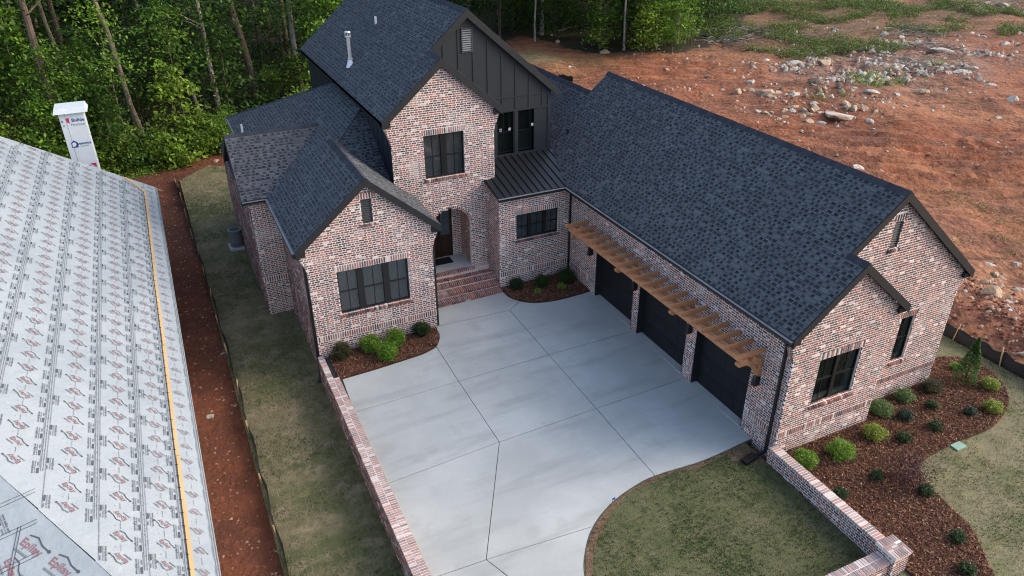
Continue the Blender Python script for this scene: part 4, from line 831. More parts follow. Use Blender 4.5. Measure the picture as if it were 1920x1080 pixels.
Wall(PI_, (px0, py0, 0), UX, YF, [(0, vb), (wp, vb), (wp, zc_), (0, zc_)], thick=wp - .03); Wall(PI_, (px0 - .001, py0, 0), UY, XF, [(0, vb), (wp, vb), (wp, zc_), (0, zc_)], thick=.03); Wall(PI_, (px1 + .001, py0, 0), UY, (1, 0, 0), [(0, vb), (wp, vb), (wp, zc_), (0, zc_)], thick=.03); Wall(PI_, (px0, py1 + .001, 0), UX, (0, 1, 0), [(0, vb), (wp, vb), (wp, zc_), (0, zc_)], thick=.03)
for q in WALLS: q.acc.build('brickwork', M_brick, q.m, 'stuff')
cm = Acc(); cm.box(px0 - .03, px1 + .03, py0 - .03, py1 + .03, zc_, zc_ + .085); cm = cm.build('cap', M_mortar, PI_)
for r in range(3):
    for i in range(8):
        c = np.array((px0 - .03 + (i + .5) * .075, py0 - .035 + (r + .5) * .203, zc_ + .055)); 
        if r == 1: c = np.array((px0 - .03 + .1 + (i % 3) * .2, py0 + .27 + (i // 3 - 1) * .066, zc_ + .055)); a_, b_ = (.095, 0, 0), (0, .029, 0)
        else: a_, b_ = (.026, 0, 0), (0, .098, 0)
        place(unit_brick((.095, .029, .046) if r == 1 else (.026, .098, .046), int(rng.choice(6, p=[.1, .2, .25, .1, .3, .05])), CPAL), 'brick', cm, frame_matrix(c, np.array(a_), np.array(b_), np.array((0, 0, .046))))

# ================================================================== NEIGHBOURING ROOF UNDER CONSTRUCTION
NB = thing('unfinished_house', 'neighbouring house roof covered in grey printed underlayment', 'house', (-18, 8, -.9))
nxe, nze, nt, yn1 = -15.45, 3.0, .6, 23.61; nk = math.hypot(1, nt)
def npt(s, y, h=0.): return np.array((nxe - s / nk, y, nze + nt * s / nk)) + np.array((nt, 0, 1)) / nk * h
hipy = lambda s: -2.9 + 1.47 * (s / nk)                              # plan of the front hip on this slope
def text_mesh(body, size, m_, bold=0., ext=.0, shear=0.):
    cu = bpy.data.curves.new('lettering', 'FONT'); cu.body = body; cu.size = size; cu.align_x = 'CENTER'; cu.align_y = 'CENTER'; cu.offset = bold; cu.resolution_u = 2; cu.shear = shear
    o = bpy.data.objects.new('lettering', cu); COL.objects.link(o); dg = bpy.context.evaluated_depsgraph_get(); me = bpy.data.meshes.new_from_object(o.evaluated_get(dg)); bpy.data.objects.remove(o); bpy.data.curves.remove(cu)
    co = np.empty(len(me.vertices) * 3); me.vertices.foreach_get('co', co); fs = [tuple(p.vertices) for p in me.polygons]; bpy.data.meshes.remove(me); return co.reshape(-1, 3)[:, :2], fs
epi = text_mesh('Epilay', .185, None, .003); www = text_mesh('www.epilay.com', .062, None, .001)
class Print:
    """flat lettering gathered on one sheet, three inks"""
    def __init__(s, f): s.f = f; s.V = []; s.F = []; s.mi = []; s.n = 0
    def add(s, uv, fs, ink, su=0., sv_=0., ang=0.):
        c, q = math.cos(ang), math.sin(ang); s.V += [s.f(su + x * c - y * q, sv_ + x * q + y * c) for x, y in uv]; s.F += [tuple(i + s.n for i in f) for f in fs]; s.mi += [ink] * len(fs); s.n += len(uv)
    def rect(s, w, h, ink, su, sv_, ang=0.): s.add([(-w / 2, -h / 2), (w / 2, -h / 2), (w / 2, h / 2), (-w / 2, h / 2)], [(0, 1, 2, 3)], ink, su, sv_, ang)
    def line(s, pts, w, ink, su, sv_, ang):
        for (x0, y0), (x1, y1) in zip(pts[:-1], pts[1:]):
            a = math.atan2(y1 - y0, x1 - x0); c, q = math.cos(ang), math.sin(ang); mx, my = (x0 + x1) / 2, (y0 + y1) / 2
            s.rect(math.hypot(x1 - x0, y1 - y0) + w * .6, w, ink, su + mx * c - my * q, sv_ + mx * q + my * c, ang + a)
    def logo(s, u, v, ang, k=1.):
        s.add([(x * k, y * k) for x, y in epi[0]], epi[1], 0, u, v, ang)
        s.line([(x * k, y * k) for x, y in ((-.17, .13), (-.02, .17), (.12, .11), (.26, .10))], .02 * k, 1, u, v, ang)
        c, q = math.cos(ang), math.sin(ang); rx, ry = .29 * k, .10 * k; s.add([(.034 * k * math.cos(t), .026 * k * math.sin(t)) for t in np.linspace(0, 6.28, 9)[:-1]], [tuple(range(8))], 1, u + rx * c - ry * q, v + rx * q + ry * c, ang)
        rx, ry = -.08 * k, -.15 * k; s.rect(.26 * k, .03 * k, 2, u + rx * c - ry * q, v + rx * q + ry * c, ang)
    def block(s, u, v, ang, sgn):
        c, q = math.cos(ang), math.sin(ang)
        def at(x, y): return u + x * c - y * q, v + x * q + y * c
        s.add(www[0], www[1], 1, *at(0, .055), ang); s.rect(.17, .042, 1, *at(-.1, -.045), ang); s.rect(.12, .02, 2, *at(.12, -.045), ang)
        s.rect(.40, .011, 2, *at(0, .005), ang)
    def build(s, parent):
        if s.n: obj('print', mesh_np('print', np.array(s.V), s.F, [M_pred, M_pgrey, M_plt], None, mi=s.mi), parent)
seams = [0, .62, 1.40, 2.31, 3.34, 4.4, 5.45, 6.5, 7.5]
for k in range(8):
    s0, s1 = seams[k], seams[k + 1]
    q = Acc(); hgt = .003 + .004 * (k % 2) + .002 * k; ov = .10 if k < 7 else 0
    # sheets lap over the one below; long edge wrinkles lightly
    ny = 40; yy0, yy1 = hipy(s0), hipy(s1); rows = []
    for i in range(ny + 1):
        t = i / ny; ya_, yb_ = yy0 + (yn1 - yy0) * t, yy1 + (yn1 - yy1) * t
        rows.append([npt(s0 - (.0 if k == 0 else .02), ya_, hgt + .004), npt((s0 + s1) / 2, (ya_ + yb_) / 2, hgt + .006 * math.sin(i * 1.7 + k) + .004), npt(s1 + ov * 0, yb_, hgt)])
    Vv_ = [p for r in rows for p in r]; Ff = [(i * 3 + j, i * 3 + j + 1, i * 3 + 4 + j, i * 3 + 3 + j) for i in range(ny) for j in range(2)]
    q.poly(Vv_, Ff); sh = q.build('underlayment_sheet', M_wrap, NB, smooth=True)
    pr = Print(lambda u, v, hgt=hgt: npt(-u, v, hgt + .017)); sc = (s0 + s1) / 2; sp_ = .6; nn = int((yn1 - hipy(sc)) / sp_)
    wid = s1 - s0
    for i in range(nn):
        y_ = yn1 - .35 - i * sp_ + .13 * k
        if y_ > yn1 - .25 or y_ < hipy(sc) + .3: continue
        up_ = (i % 2 == 0); ang = math.radians(-47 if up_ else 133)
        pr.logo(-sc, y_, ang, min(.78, .72 * wid / .85))
        if wid > .7:
            pr.block(-s0 - .13, y_ - .2, math.radians(90), 1)
            if i % 2: pr.block(-s1 + .13, y_ + .1, math.radians(-90), 1)
        pr.rect(.012, .6, 2, -s0 - .03, y_); pr.rect(.008, .6, 1, -s0 + .012, y_); pr.rect(.010, .6, 2, -s1 + .06, y_ + .2); pr.rect(.008, .4, 2, -s0 - .055, y_); pr.rect(.006, .2, 1, -sc, y_ + .3)
        pr.rect(.016, .016, 1, -s0, y_ + .1); pr.rect(.016, .016, 1, -s0, y_ + .4); pr.rect(.014, .014, 1, -sc - .1, y_ + .3)
    pr.build(sh)
# hipped front end: the sheets fold over the hip
hip0, hip1 = npt(0, hipy(0)), npt(7.5, hipy(7.5)); 
fy = lambda x, y: hip0[2] + (hip1[2] - hip0[2]) / (hip1[1] - hip0[1]) * (y - hip0[1])
q = Acc(); q.poly([hip0, hip1 + np.array((0, 0, .004)), (hip1[0] - 8, hip1[1], hip1[2]), (hip1[0] - 8, hip0[1], hip0[2])], [(0, 1, 2, 3)]); fs_ = q.build('underlayment_sheet', M_wrap, NB)
pr = Print(lambda u, v: np.array((u, v, fy(u, v) + .012)))
for x_, y_, an in ((-18.0, .1, -.9), (-18.45, .62, -.9), (-17.65, -.75, 2.2), (-18.75, .05, 2.2), (-18.6, -.9, -.9), (-19.3, 1.0, -1.7), (-19.0, -.4, -2.2), (-18.15, -.6, -2.4), (-19.9, .1, .3), (-20.2, 1.6, -1.6)): pr.logo(x_, y_, an, 1.1)
for x_, y_, an in ((-18.55, -.15, -1.75), (-19.45, .45, .25), (-19.5, -.35, .25), (-17.9, -.9, 1.4), (-20.1, .9, .25)): pr.block(x_, y_, an, 1)
for x_, y_, L_, an in ((-18.85, .2, 1.8, 1.35), (-18.8, .2, 1.8, 1.35), (-19.7, .8, 1.5, .25), (-19.7, -.1, 1.5, .25), (-19.7, -.05, 1.5, .25)): pr.rect(L_, .012, 1, x_, y_, an)
for i in range(7):
    for j in range(5):
        x_, y_ = -18.9 - .75 * i + .1 * j, 1.2 - .85 * j + .1 * i
        if y_ < 1.3 and hip0[1] + .3 < y_: (pr.logo if (i + j) % 2 else lambda a_, b_, c_, d_: pr.block(a_, b_, c_, 1))(x_, y_, .25 if i % 3 else -1.3, .9)
    pr.rect(4., .01, 1, -20.3, 1.35 - .62 * i, .2); pr.rect(4., .01, 1, -20.3, 1.28 - .62 * i, .2)
pr.build(fs_)
q = Acc(); q.box(nxe + .0, nxe + .03, hipy(0), yn1, nze - .22, nze - .003); q.build('fascia_board', M_wrap, NB)
q = Acc(); q.box(-24, nxe - .35, 1, yn1 - .3, -.95, nze + .05); q.build('wall', M_housewrap, NB)
q = Acc(); p0, p1 = npt(0, yn1), npt(9, yn1); q.prism([p0 + np.array((0, .0, -.2)), p1 + np.array((0, .0, -.2)), p1, p0], [p0 + np.array((0, .03, -.2)), p1 + np.array((0, .03, -.2)), p1 + np.array((0, .03, 0)), p0 + np.array((0, .03, 0))]); q.build('rake_board', M_wrap, NB)
# lumber toe boards with their nails
for i, (ya_, yb_) in enumerate(((-2.0, 3.6), (3.62, 8.9), (8.93, 14.1), (14.15, 19.0), (19.05, 22.4))):
    q = Acc(); q.bar(npt(.545 + .01 * (i % 2), ya_, .03), npt(.545 + .012 * (i % 3), yb_, .03), .085, .038, up=tuple(np.array((nt, 0, 1)) / nk)); q = q.build('toe_board', M_lumber, NB)
    for y_ in np.arange(ya_ + .2, yb_, .42): n_ = Acc(); n_.bar(npt(.57, y_, .052), npt(.64, y_ + .02, .045), .012, .010); n_.build('nail_bracket', M_black, q)
q = Acc(); q.bar(npt(.55, 22.45, .03), npt(1.35, 23.5, .03), .085, .038); q.build('toe_board', M_lumber, NB)
q = Acc(); q.bar(npt(-.25, 23.45, .0), npt(.1, 23.5, .0), .05, .03); q.build('toe_board', M_lumber, NB)
# wrapped chimney chase behind the rake
CH_ = Acc(); CH_.box(-18.5, -17.55, 24.3, 25.1, -.9, 6.62); CH_ = CH_.build('chimney', M_housewrap, NB)
q = Acc(); q.prism([(-18.68, 24.12, 6.62), (-17.37, 24.12, 6.62), (-17.37, 25.3, 6.62), (-18.68, 25.3, 6.62)], [(-18.6, 24.2, 6.84), (-17.45, 24.2, 6.84), (-17.45, 25.22, 6.84), (-18.6, 25.22, 6.84)]); q.build('chimney_cap', M_housewrap, CH_)
q = Acc(); q.bar((-18.27, 24.296, 6.6), (-18.27, 24.296, 3.5), .012, .006, up=(0, 1, 0)); q.build('wrap_seam', M_plt, CH_)
def wall_text(body, size, x, z, m_, y=24.292, bold=.004):
    uv, fs = text_mesh(body, size, None, bold); obj('print', mesh_np('print', [(x + a_, y, z + b_) for a_, b_ in uv], fs, m_), CH_)
wall_text('Builde', .20, -17.82, 6.28, M_pblue); wall_text('FirstSour', .15, -17.85, 6.09, M_plt, bold=.001); wall_text('s', .2, -18.42, 6.28, M_pblue); wall_text('e', .15, -18.40, 6.09, M_plt)
wall_text('BARNWICK', .11, -17.83, 5.24, M_pblue); wall_text('BUILDERS', .075, -17.83, 5.13, M_plt, bold=.001); wall_text('Builders', .20, -18.12, 4.22, M_pblue); wall_text('Source', .15, -18.0, 4.04, M_plt)
q = Acc(); q.poly([(-18.28, 24.292, 6.38), (-18.15, 24.292, 6.40), (-18.15, 24.292, 6.16), (-18.24, 24.292, 6.2)], [(0, 1, 2, 3)]); q.build('print', M_pmag, CH_)
q = Acc(); y_ = 24.292; q.poly([(-18.33, y_, 5.1), (-18.08, y_, 5.1), (-18.08, y_, 5.32), (-18.205, y_, 5.42), (-18.33, y_, 5.32)], [(0, 1, 2, 3, 4)]); lg = q.build('print', M_pblue, CH_)
q = Acc(); y_ = 24.290; q.poly([(-18.30, y_, 5.14), (-18.24, y_, 5.14), (-18.22, y_, 5.18), (-18.2, y_, 5.14), (-18.14, y_, 5.22), (-18.15, y_, 5.30), (-18.205, y_, 5.34), (-18.29, y_, 5.3)], [tuple(range(8))]); q.build('print', M_housewrap, CH_)
q = Acc(); y_ = 24.292; q.poly([(-17.83, y_, 4.32), (-17.60, y_, 4.32), (-17.60, y_, 4.12), (-17.83, y_, 4.02), (-17.83, y_, 4.22), (-17.66, y_, 4.02)], [(0, 1, 2), (3, 5, 4)]); q.build('print', M_pmag, CH_)

# ================================================================== SMALL SITE THINGS
AC = thing('air_conditioner', 'grey air conditioning condenser on a pad by the left side wall', 'air conditioner', (-12.5, 24.1, -.9))
a = Acc(); a.box(-12.88, -12.2, 23.7, 24.5, -.9, -.74); a.build('pad', M_porch, AC)
a = Acc(); a.tube([(-12.50, 24.1, -.72), (-12.50, 24.1, .1)], [.31, .31], 20); a.build('coil_housing', M_ac, AC)
a = Acc(); a.tube([(-12.50, 24.1, .1), (-12.50, 24.1, .14), (-12.50, 24.1, .145)], [.33, .33, .25], 20); a.build('top_ring', M_gutterg, AC); a = Acc(); a.tube([(-12.50, 24.1, .146), (-12.50, 24.1, .15)], [.24, .24], 16); a.build('fan_grille', M_black, AC)
a = Acc(); a.box(5.32, 5.74, -2.2, -1.86, -.05, .0); tag(a.build('utility_lid', M_green, recenter=True), 'pale green utility box lid set in the dry lawn', 'utility box')
FL = thing('marker_flag', 'tiny blue marker flag at the edge of the drive', 'flag', (-5.35, .62, -.1)); a = Acc(); a.bar((-5.35, .55, -.1), (-5.35, .55, .12), .008, .008, up=(1, 0, 0)); a.build('wire', M_black, FL); a = Acc(); a.box(-5.35, -5.26, .546, .552, .05, .13); a.build('pennant', M_flag, FL)
def silt_fence(label, pts, h, step, stake_h, zf):
    R_ = thing('silt_fence', label, 'silt fence', (pts[0][0], pts[0][1], zf(*pts[0])), 'silt fences'); P_ = spline(pts, 10); V = []; n = len(P_)
    for i, p in enumerate(P_):
        g = float(zf(p[0], p[1])); hh = h * (1 - .18 * abs(math.sin(i * .9))); lean = .06 * math.sin(i * 1.3)
        V += [(p[0], p[1], g - .1), (p[0] + lean, p[1], g + hh), (p[0] + .012, p[1] + .004, g - .1), (p[0] + lean + .012, p[1] + .004, g + hh)]
    F = []
    for i in range(n - 1): b = i * 4; F += [(b, b + 4, b + 5, b + 1), (b + 2, b + 3, b + 7, b + 6), (b + 1, b + 5, b + 7, b + 3)]
    a = Acc(); a.poly(V, F); a.build('fabric', M_silt, R_, smooth=True)
    d = 0
    for i in range(1, n):
        d += np.linalg.norm(P_[i] - P_[i - 1])
        if d > step: d = 0; g = float(zf(P_[i][0], P_[i][1])); a = Acc(); x_, y_ = P_[i]; a.bar((x_ - .03, y_, g - .1), (x_ - .03 + rng.uniform(-.06, .06), y_ + rng.uniform(-.1, .1), g + stake_h), .045, .035, up=(0, 1, 0)); a.build('stake', M_lumber, R_)
silt_fence('low black silt fence with wooden stakes along the red trench', [(-14.12, -9), (-14.08, 2.8), (-14.1, 8), (-14.15, 14.5), (-14.3, 22.6), (-14.5, 30), (-14.6, 35.6)], .34, 2.3, .5, lambda x, y: -.9)
silt_fence('tall black silt fence behind the mulch bed at the garage end', [(10.4, -6), (10.6, -2), (10.78, 0), (10.8, 2.5), (10.9, 8), (11.2, 20)], .62, 1.9, .78, lambda x, y: -.1)
silt_fence('short black silt fence end with a stake behind the rear ridge', [(17.0, 44.9), (17.2, 44.6), (17.5, 44.2), (17.8, 43.8)], .5, 4, .7, lambda x, y: float(gz(np.array(x), np.array(y))))

# ================================================================== PLANTS
def leaves(C, size, cols, flat=.5, asp=.55):
    """C (n,3) leaf centres -> diamond leaf quads"""
    n = len(C); a = rng.uniform(0, 6.28, n); el = rng.normal(-.15, flat, n); d = np.stack([np.cos(a) * np.cos(el), np.sin(a) * np.cos(el), np.sin(el)], -1)
    s = np.cross(d, np.stack([rng.normal(0, .35, n), rng.normal(0, .35, n), np.ones(n)], -1)); s /= np.linalg.norm(s, axis=1, keepdims=True) + 1e-9
    L_ = rng.uniform(.7, 1.3, (n, 1)) * size; V = np.stack([C - d * L_ * .5, C + s * L_ * asp * .5, C + d * L_ * .5, C - s * L_ * asp * .5], 1).reshape(-1, 3)
    return V, np.arange(n * 4).reshape(n, 4), np.repeat(cols, 4, 0)
def lcols(n, pal, p=None): pal = np.array(pal); return pal[rng.choice(len(pal), n, p=p)] * rng.uniform(.7, 1.3, (n, 1))
BR_ = ((.13, .25, .022), (.09, .195, .018), (.19, .31, .036)); DK = ((.028, .060, .018), (.02, .045, .014), (.045, .085, .025)); YL = ((.21, .27, .035), (.15, .235, .03), (.29, .32, .06)); GY = ((.10, .18, .055), (.075, .14, .042), (.15, .235, .085)); BL = ((.025, .055, .038), (.02, .04, .03), (.04, .075, .05)); PU = ((.05, .014, .022), (.035, .012, .02), (.075, .022, .03)); OL = ((.05, .075, .022), (.035, .05, .018), (.10, .06, .03))
def shrub(name, label, x, y, z, r, pal, h=None, dens=1., leaf=.05, cat='shrub', group=None, shape='ball', loose=.0):
    h = h or r * 1.5; R_ = thing(name, label, cat, (x, y, z), group); n = int(2200 * dens * min(1.5, (r / .3) ** 1.4)) + 120
    u = rng.normal(0, 1, (n, 3)); u /= np.linalg.norm(u, axis=1, keepdims=True); rr = rng.uniform(.45, 1, (n, 1)) ** .5
    if shape == 'ball':
        lump = 1 + .22 * np.sin(u[:, :1] * 5 + x * 3) * np.sin(u[:, 1:2] * 5 + y * 2) + rng.normal(0, .06 + loose, (n, 1)); C = u * rr * lump * np.array((r, r, h / 2)) + np.array((0, 0, h * .48)); C[:, 2] = np.abs(C[:, 2]) + .02
    else:
        t = rng.random(n) ** .8; an = rng.uniform(0, 6.28, n); rad = r * (1 - t) ** .75 * (.75 + .3 * rng.random(n)) * (1 + .15 * np.sin(an * 3 + t * 9)); C = np.stack([rad * np.cos(an), rad * np.sin(an), .05 + t * h], -1)
    V, F, c = leaves(C, leaf, lcols(n, pal), .6)
    o = obj('foliage', mesh_np('foliage', V, F, M_leaf, c)); o.parent = R_; o.location = (0, 0, 0)
    a = Acc()
    for k in range(6 if shape == 'ball' else 2):
        t = k * 1.05 + x; a.tube([(0, 0, -.03), (r * .25 * math.cos(t), r * .25 * math.sin(t), h * .3), (r * .6 * math.cos(t), r * .6 * math.sin(t), h * .62)] if shape == 'ball' else [(0, 0, -.03), (0, 0, h * .5), (.01, 0, h * .92)], [.012, .009, .004] if shape == 'ball' else [.03, .02, .005], 5, (.11, .07, .045))
    s = a.build('stem', M_bark); s.parent = R_; s.location = (0, 0, 0); return R_
gA = 'shrubs under the front gable window'
for (x, y, r), pal, lb in zip([(-10.43, 10.82, .32), (-9.39, 10.75, .35), (-8.42, 10.72, .34), (-8.97, 9.99, .35), (-7.35, 10.89, .29)], (OL, BR_, BR_, BR_, DK),
        ('dark olive shrub by the low wall under the gable window', 'bright green round shrub left of the pair under the gable window', 'bright green round shrub close to the wall under the right side of the gable window', 'bright green shrub nearest the drive in the gable window bed', 'dark green upright shrub at the curved right end of the gable bed')):
    shrub('shrub', lb, x, y, slab(x, y) + .05, r, pal, r * 1.75, group=gA, leaf=.065, loose=.09)
for (x, y, r), pal, lb in zip([(-2.65, 12.35, .27), (-1.62, 12.07, .29), (-.5, 12.0, .32), (-2.05, 11.62, .13), (-.98, 11.51, .15)], (DK, ((.05, .10, .02), (.035, .075, .016)), ((.05, .10, .02), (.035, .075, .016)), YL, YL),
        ('dark green shrub beside the entry steps', 'round green shrub in the middle of the corner bed', 'round green shrub in the inner corner against the garage wall', 'tiny yellow-green plant near the drive in the corner bed', 'small lime plant beside the black drain in the corner bed')):
    shrub('shrub', lb, x, y, slab(x, y) + .05, r, pal, r * 1.6, group='plants in the corner bed', leaf=.06, loose=.09)
RS = [(.62, -.65, .34, BR_, 'bright green shrub nearest the garage corner beside the low wall'), (1.84, -.84, .38, BR_, 'largest bright green shrub below the double garage window'), (3.46, -.67, .32, YL, 'yellow-green shrub at the bump-out corner of the garage gable'), (4.59, .10, .34, GY, 'grey-green leafy shrub against the wall between the two garage windows'), (5.87, .26, .29, GY, 'small pale green shrub below the narrow garage window'), (7.13, .21, .30, OL, 'sparse olive shrub at the far corner of the garage wall'), (6.37, -.42, .19, DK, 'small dark shrub in front of the sparse olive shrub'), (5.13, -.44, .23, BL, 'dark blue-green mound in the middle of the garage bed'), (4.16, -1.18, .21, DK, 'low dark green shrub near the bed front, left of the utility lid'), (5.52, -1.21, .2, DK, 'low dark green shrub straight behind the utility lid'), (7.19, -1.19, .18, BL, 'upright blue-green plant left of the two lime mounds'), (9.09, -.54, .28, YL, 'lime mound at the far bed edge right of the cypress'), (8.01, -1.40, .27, YL, 'lime mound at the bed edge nearer the utility lid'), (9.03, .72, .18, BR_, 'small green shrub half hidden behind the cypress'), (2.09, -2.0, .17, DK, 'small dark shrub left of the purple maple'), (.58, -2.08, .18, DK, 'small dark shrub against the low wall halfway to the pillar'), (2.83, -3.05, .21, DK, 'dark green shrub at the bed edge right of the purple maple'), (2.11, -4.59, .2, DK, 'dark green shrub alone in the mulch right of the pillar'), (1.37, -5.41, .21, DK, 'dark green shrub at the bottom edge of the frame')]
for x, y, r, pal, lb in RS: shrub('shrub', lb, x, y, .02, r, pal, r * 1.25, group='shrubs in the garage end bed', leaf=.05, dens=1.0 if r > .22 else .8, loose=.16 if pal in (OL, GY) else .10)
shrub('cypress', 'tall narrow conical evergreen by the black silt fence', 8.65, .08, .02, .40, ((.05, .11, .02), (.07, .14, .022), (.03, .075, .015)), 1.75, dens=1.6, leaf=.06, cat='conifer', shape='cone')
shrub('purple_maple', 'sparse purple leaved maple sapling in the mulch', 2.71, -2.52, .02, .55, PU, .95, dens=.35, leaf=.06, cat='tree', loose=.25)
a = Acc(); a.tube([(-.30, 11.75, .34), (-.62, 11.62, .33), (-.9, 11.72, .32)], [.05, .055, .05], 10); tag(a.build('drain_pipe', M_black, recenter=True), 'short black drain pipe lying in the corner bed', 'pipe')

# ================================================================== ROCKS
def rock_mesh(seed, flat=.62, pal=(.42, .39, .35)):
    r = np.random.default_rng(seed); import bmesh
    bm = bmesh.new(); bmesh.ops.create_icosphere(bm, subdivisions=2, radius=1)
    pl = [(v / np.linalg.norm(v), r.uniform(.42, .78)) for v in r.normal(0, 1, (13, 3))]
    for v in bm.verts:
        c = np.array(v.co) * (1 + r.normal(0, .05))
        for n, d in pl:
            e = c @ n - d
            if e > 0: c = c - n * e
        v.co = (c[0] * 1.15, c[1] * .9, c[2] * flat + flat * .25)
    me = bpy.data.meshes.new('boulder'); bm.to_mesh(me); bm.free(); at = me.color_attributes.new('col', 'FLOAT_COLOR', 'POINT'); c = np.ones((len(me.vertices), 4), np.float32); c[:, :3] = np.array(pal) * r.uniform(.9, 1.1, (len(me.vertices), 1)); at.data.foreach_set('color', c.ravel()); me.materials.append(M_rock); return me
RM = {0: [rock_mesh(i, .75, (.42, .385, .335)) for i in range(5)], 1: [rock_mesh(20 + i, .75, (.40, .29, .19)) for i in range(5)], 2: [rock_mesh(40, .42, (.44, .38, .31))], 3: [rock_mesh(50 + i, .7, (.36, .22, .16)) for i in range(2)]}
ROCKS = [(29.43, 35.12, 0.41, 0), (26.88, 33.45, 0.42, 1), (28.3, 31.84, 0.58, 1), (28.01, 33.15, 0.23, 1), (29.28, 31.63, 0.31, 0), (33.77, 32.23, 0.56, 1), (34.92, 31.84, 0.32, 0), (36.57, 38.01, 0.56, 0), (38.53, 36.04, 0.56, 1), (37.72, 36.22, 0.23, 1), (35.42, 37.88, 0.26, 0), (36.8, 36.09, 0.35, 1), (29.8, 30.47, 0.45, 0), (32.87, 30.48, 0.23, 1), (34.69, 27.47, 0.35, 0), (35.91, 26.23, 0.24, 0), (33.82, 25.32, 0.18, 0), (26.91, 28.22, 0.21, 1), (27.22, 27.79, 0.25, 0), (28.86, 27.22, 0.35, 1), (29.06, 24.81, 1.09, 2), (28.75, 25.89, 0.19, 1), (26.4, 25.33, 0.3, 1), (26.99, 24.94, 0.32, 0), (30.9, 24.66, 0.3, 1), (29.62, 22.99, 0.28, 0), (24.99, 26.84, 0.19, 1), (25.0, 27.77, 0.17, 1), (25.57, 26.89, 0.21, 1), (34.27, 24.13, 0.15, 0), (31.55, 14.23, 0.13, 0), (25.55, 18.03, 0.1, 0), (38.19, 19.62, 0.3, 0), (18.51, 8.02, 0.14, 1), (14.73, 3.54, 0.4, 1), (17.85, 5.71, 0.3, 0), (14.79, 2.77, 0.19, 0), (15.58, 3.17, 0.14, 0), (16.55, 4.52, 0.16, 0), (13.63, 3.57, 0.2, 1), (13.18, 1.94, 0.12, 0), (18.95, 5.15, 0.3, 0), (13.85, 2.96, 0.1, 0), (15.56, 4.5, 0.1, 1), (27.76, 63.33, 0.38, 3), (27.55, 64.57, 0.27, 3), (23.52, 57.12, 0.3, 1), (25.16, 50.58, 0.38, 1), (28.4, 62.44, 0.18, 1), (24.73, 60.66, 0.23, 1), (31.77, 46.47, 0.18, 0), (33.09, 46.41, 0.18, 0), (73.08, 47.15, 0.43, 1), (74.95, 47.31, 0.37, 0), (75.55, 45.77, 0.55, 0), (77.38, 45.75, 0.43, 0), (73.55, 45.51, 0.3, 1), (57.8, 33.04, 0.42, 0), (51.73, 32.24, 0.26, 1), (49.37, 33.24, 0.67, 0), (52.46, 42.0, 0.43, 0), (50.23, 46.27, 0.39, 0), (41.75, 33.61, 0.32, 0), (47.0, 38.7, 0.4, 0), (45.05, 27.74, 0.52, 0), (38.08, 26.09, 0.49, 1), (41.85, 21.22, 0.39, 0), (26.26, 42.1, 0.21, 1), (27.94, 38.36, 0.23, 1), (22.74, 38.8, 0.13, 1), (21.75, 16.75, 0.34, 0), (28.8, 21.93, 0.14, 0), (-11.99, 38.05, 0.17, 1), (-15.23, 10.83, 0.12, 0), (-14.33, 14.67, 0.06, 0), (51.46, 35.86, 0.35, 0), (42.43, 30.88, 0.36, 0), (44.12, 38.1, 0.34, 0), (45.45, 35.7, 0.43, 0)]
for cx_, cy_, n_, sp_, kk in ((28.0, 32.6, 9, 1.6, 1), (30.0, 26.2, 16, 1.7, 1), (34.5, 31.0, 9, 1.8, 0), (27.0, 27.6, 8, 1.3, 1), (37.0, 36.8, 8, 1.8, 0), (43.5, 33.0, 14, 3.2, 0), (48.5, 35.5, 12, 3.5, 0), (46.0, 29.0, 9, 3.0, 0), (75.0, 46.2, 10, 2.6, 0), (15.5, 3.6, 9, 1.6, 1), (56.0, 36.0, 8, 4.0, 0)):
    ROCKS += [(float(cx_ + rng.normal(0, sp_)), float(cy_ + rng.normal(0, sp_ * .7)), float(rng.uniform(.12, .34)), kk if rng.random() < .7 else 1 - kk) for _ in range(n_)]
special_rock = {20: 'huge flat grey and tan boulder in the middle of the rock pile', 5: 'cream angular boulder above the flat boulder, left of a white one', 6: 'white upright boulder right of the cream angular one', 0: 'white angular boulder topping the left end of the rock row', 2: 'large tan cracked boulder in the left part of the rock row', 7: 'long pale boulder on the mound behind the rock row', 8: 'tan wedge boulder on the mound at the edge of the weeds', 34: 'large tan boulder on the spoil beyond the silt fence', 14: 'white boulder alone right of the flat boulder on red soil', 44: 'pinkish boulder on the dirt mound at the forest edge', 47: 'pale boulder below the saplings at the forest edge', 57: 'bright white flat boulder high on the right hillside', 72: 'small pale stone at the back corner of the side lawn', 73: 'pale stone in the red trench beside the unfinished house', 70: 'grey flat boulder just behind the garage ridge'}
for i, (x, y, r, k) in enumerate(ROCKS):
    o = bpy.data.objects.new('boulder', RM[k][i % len(RM[k])]); COL.objects.link(o); o.location = (x, y, float(gz(np.array(x), np.array(y))) - r * .38); o.rotation_euler = (rng.uniform(-.2, .2), rng.uniform(-.2, .2), 2.2 if k == 2 else rng.uniform(0, 6.28)); r = r * (.72 if x < 20 and y < 12 and i not in special_rock else 1); o.scale = (r * rng.uniform(1.4, 1.9), r * 1.5, r * rng.uniform(1.2, 1.6))
    if i in special_rock: tag(o, special_rock[i], 'rock')
    else:
        zone = ('small rock scattered on the spoil bank beyond the silt fence' if x < 20 and 0 < y < 10 else 'small rock at the red soil edge of the forest' if y > 44 and x < 40 else 'pale rubble rock on the weedy upper hillside' if x > 40 else 'broken tan or grey rock lying in the rock row on red soil' if 23 < x <= 40 and y > 20 else 'small stray rock on the red dirt')
        tag(o, zone, 'rock', zone)
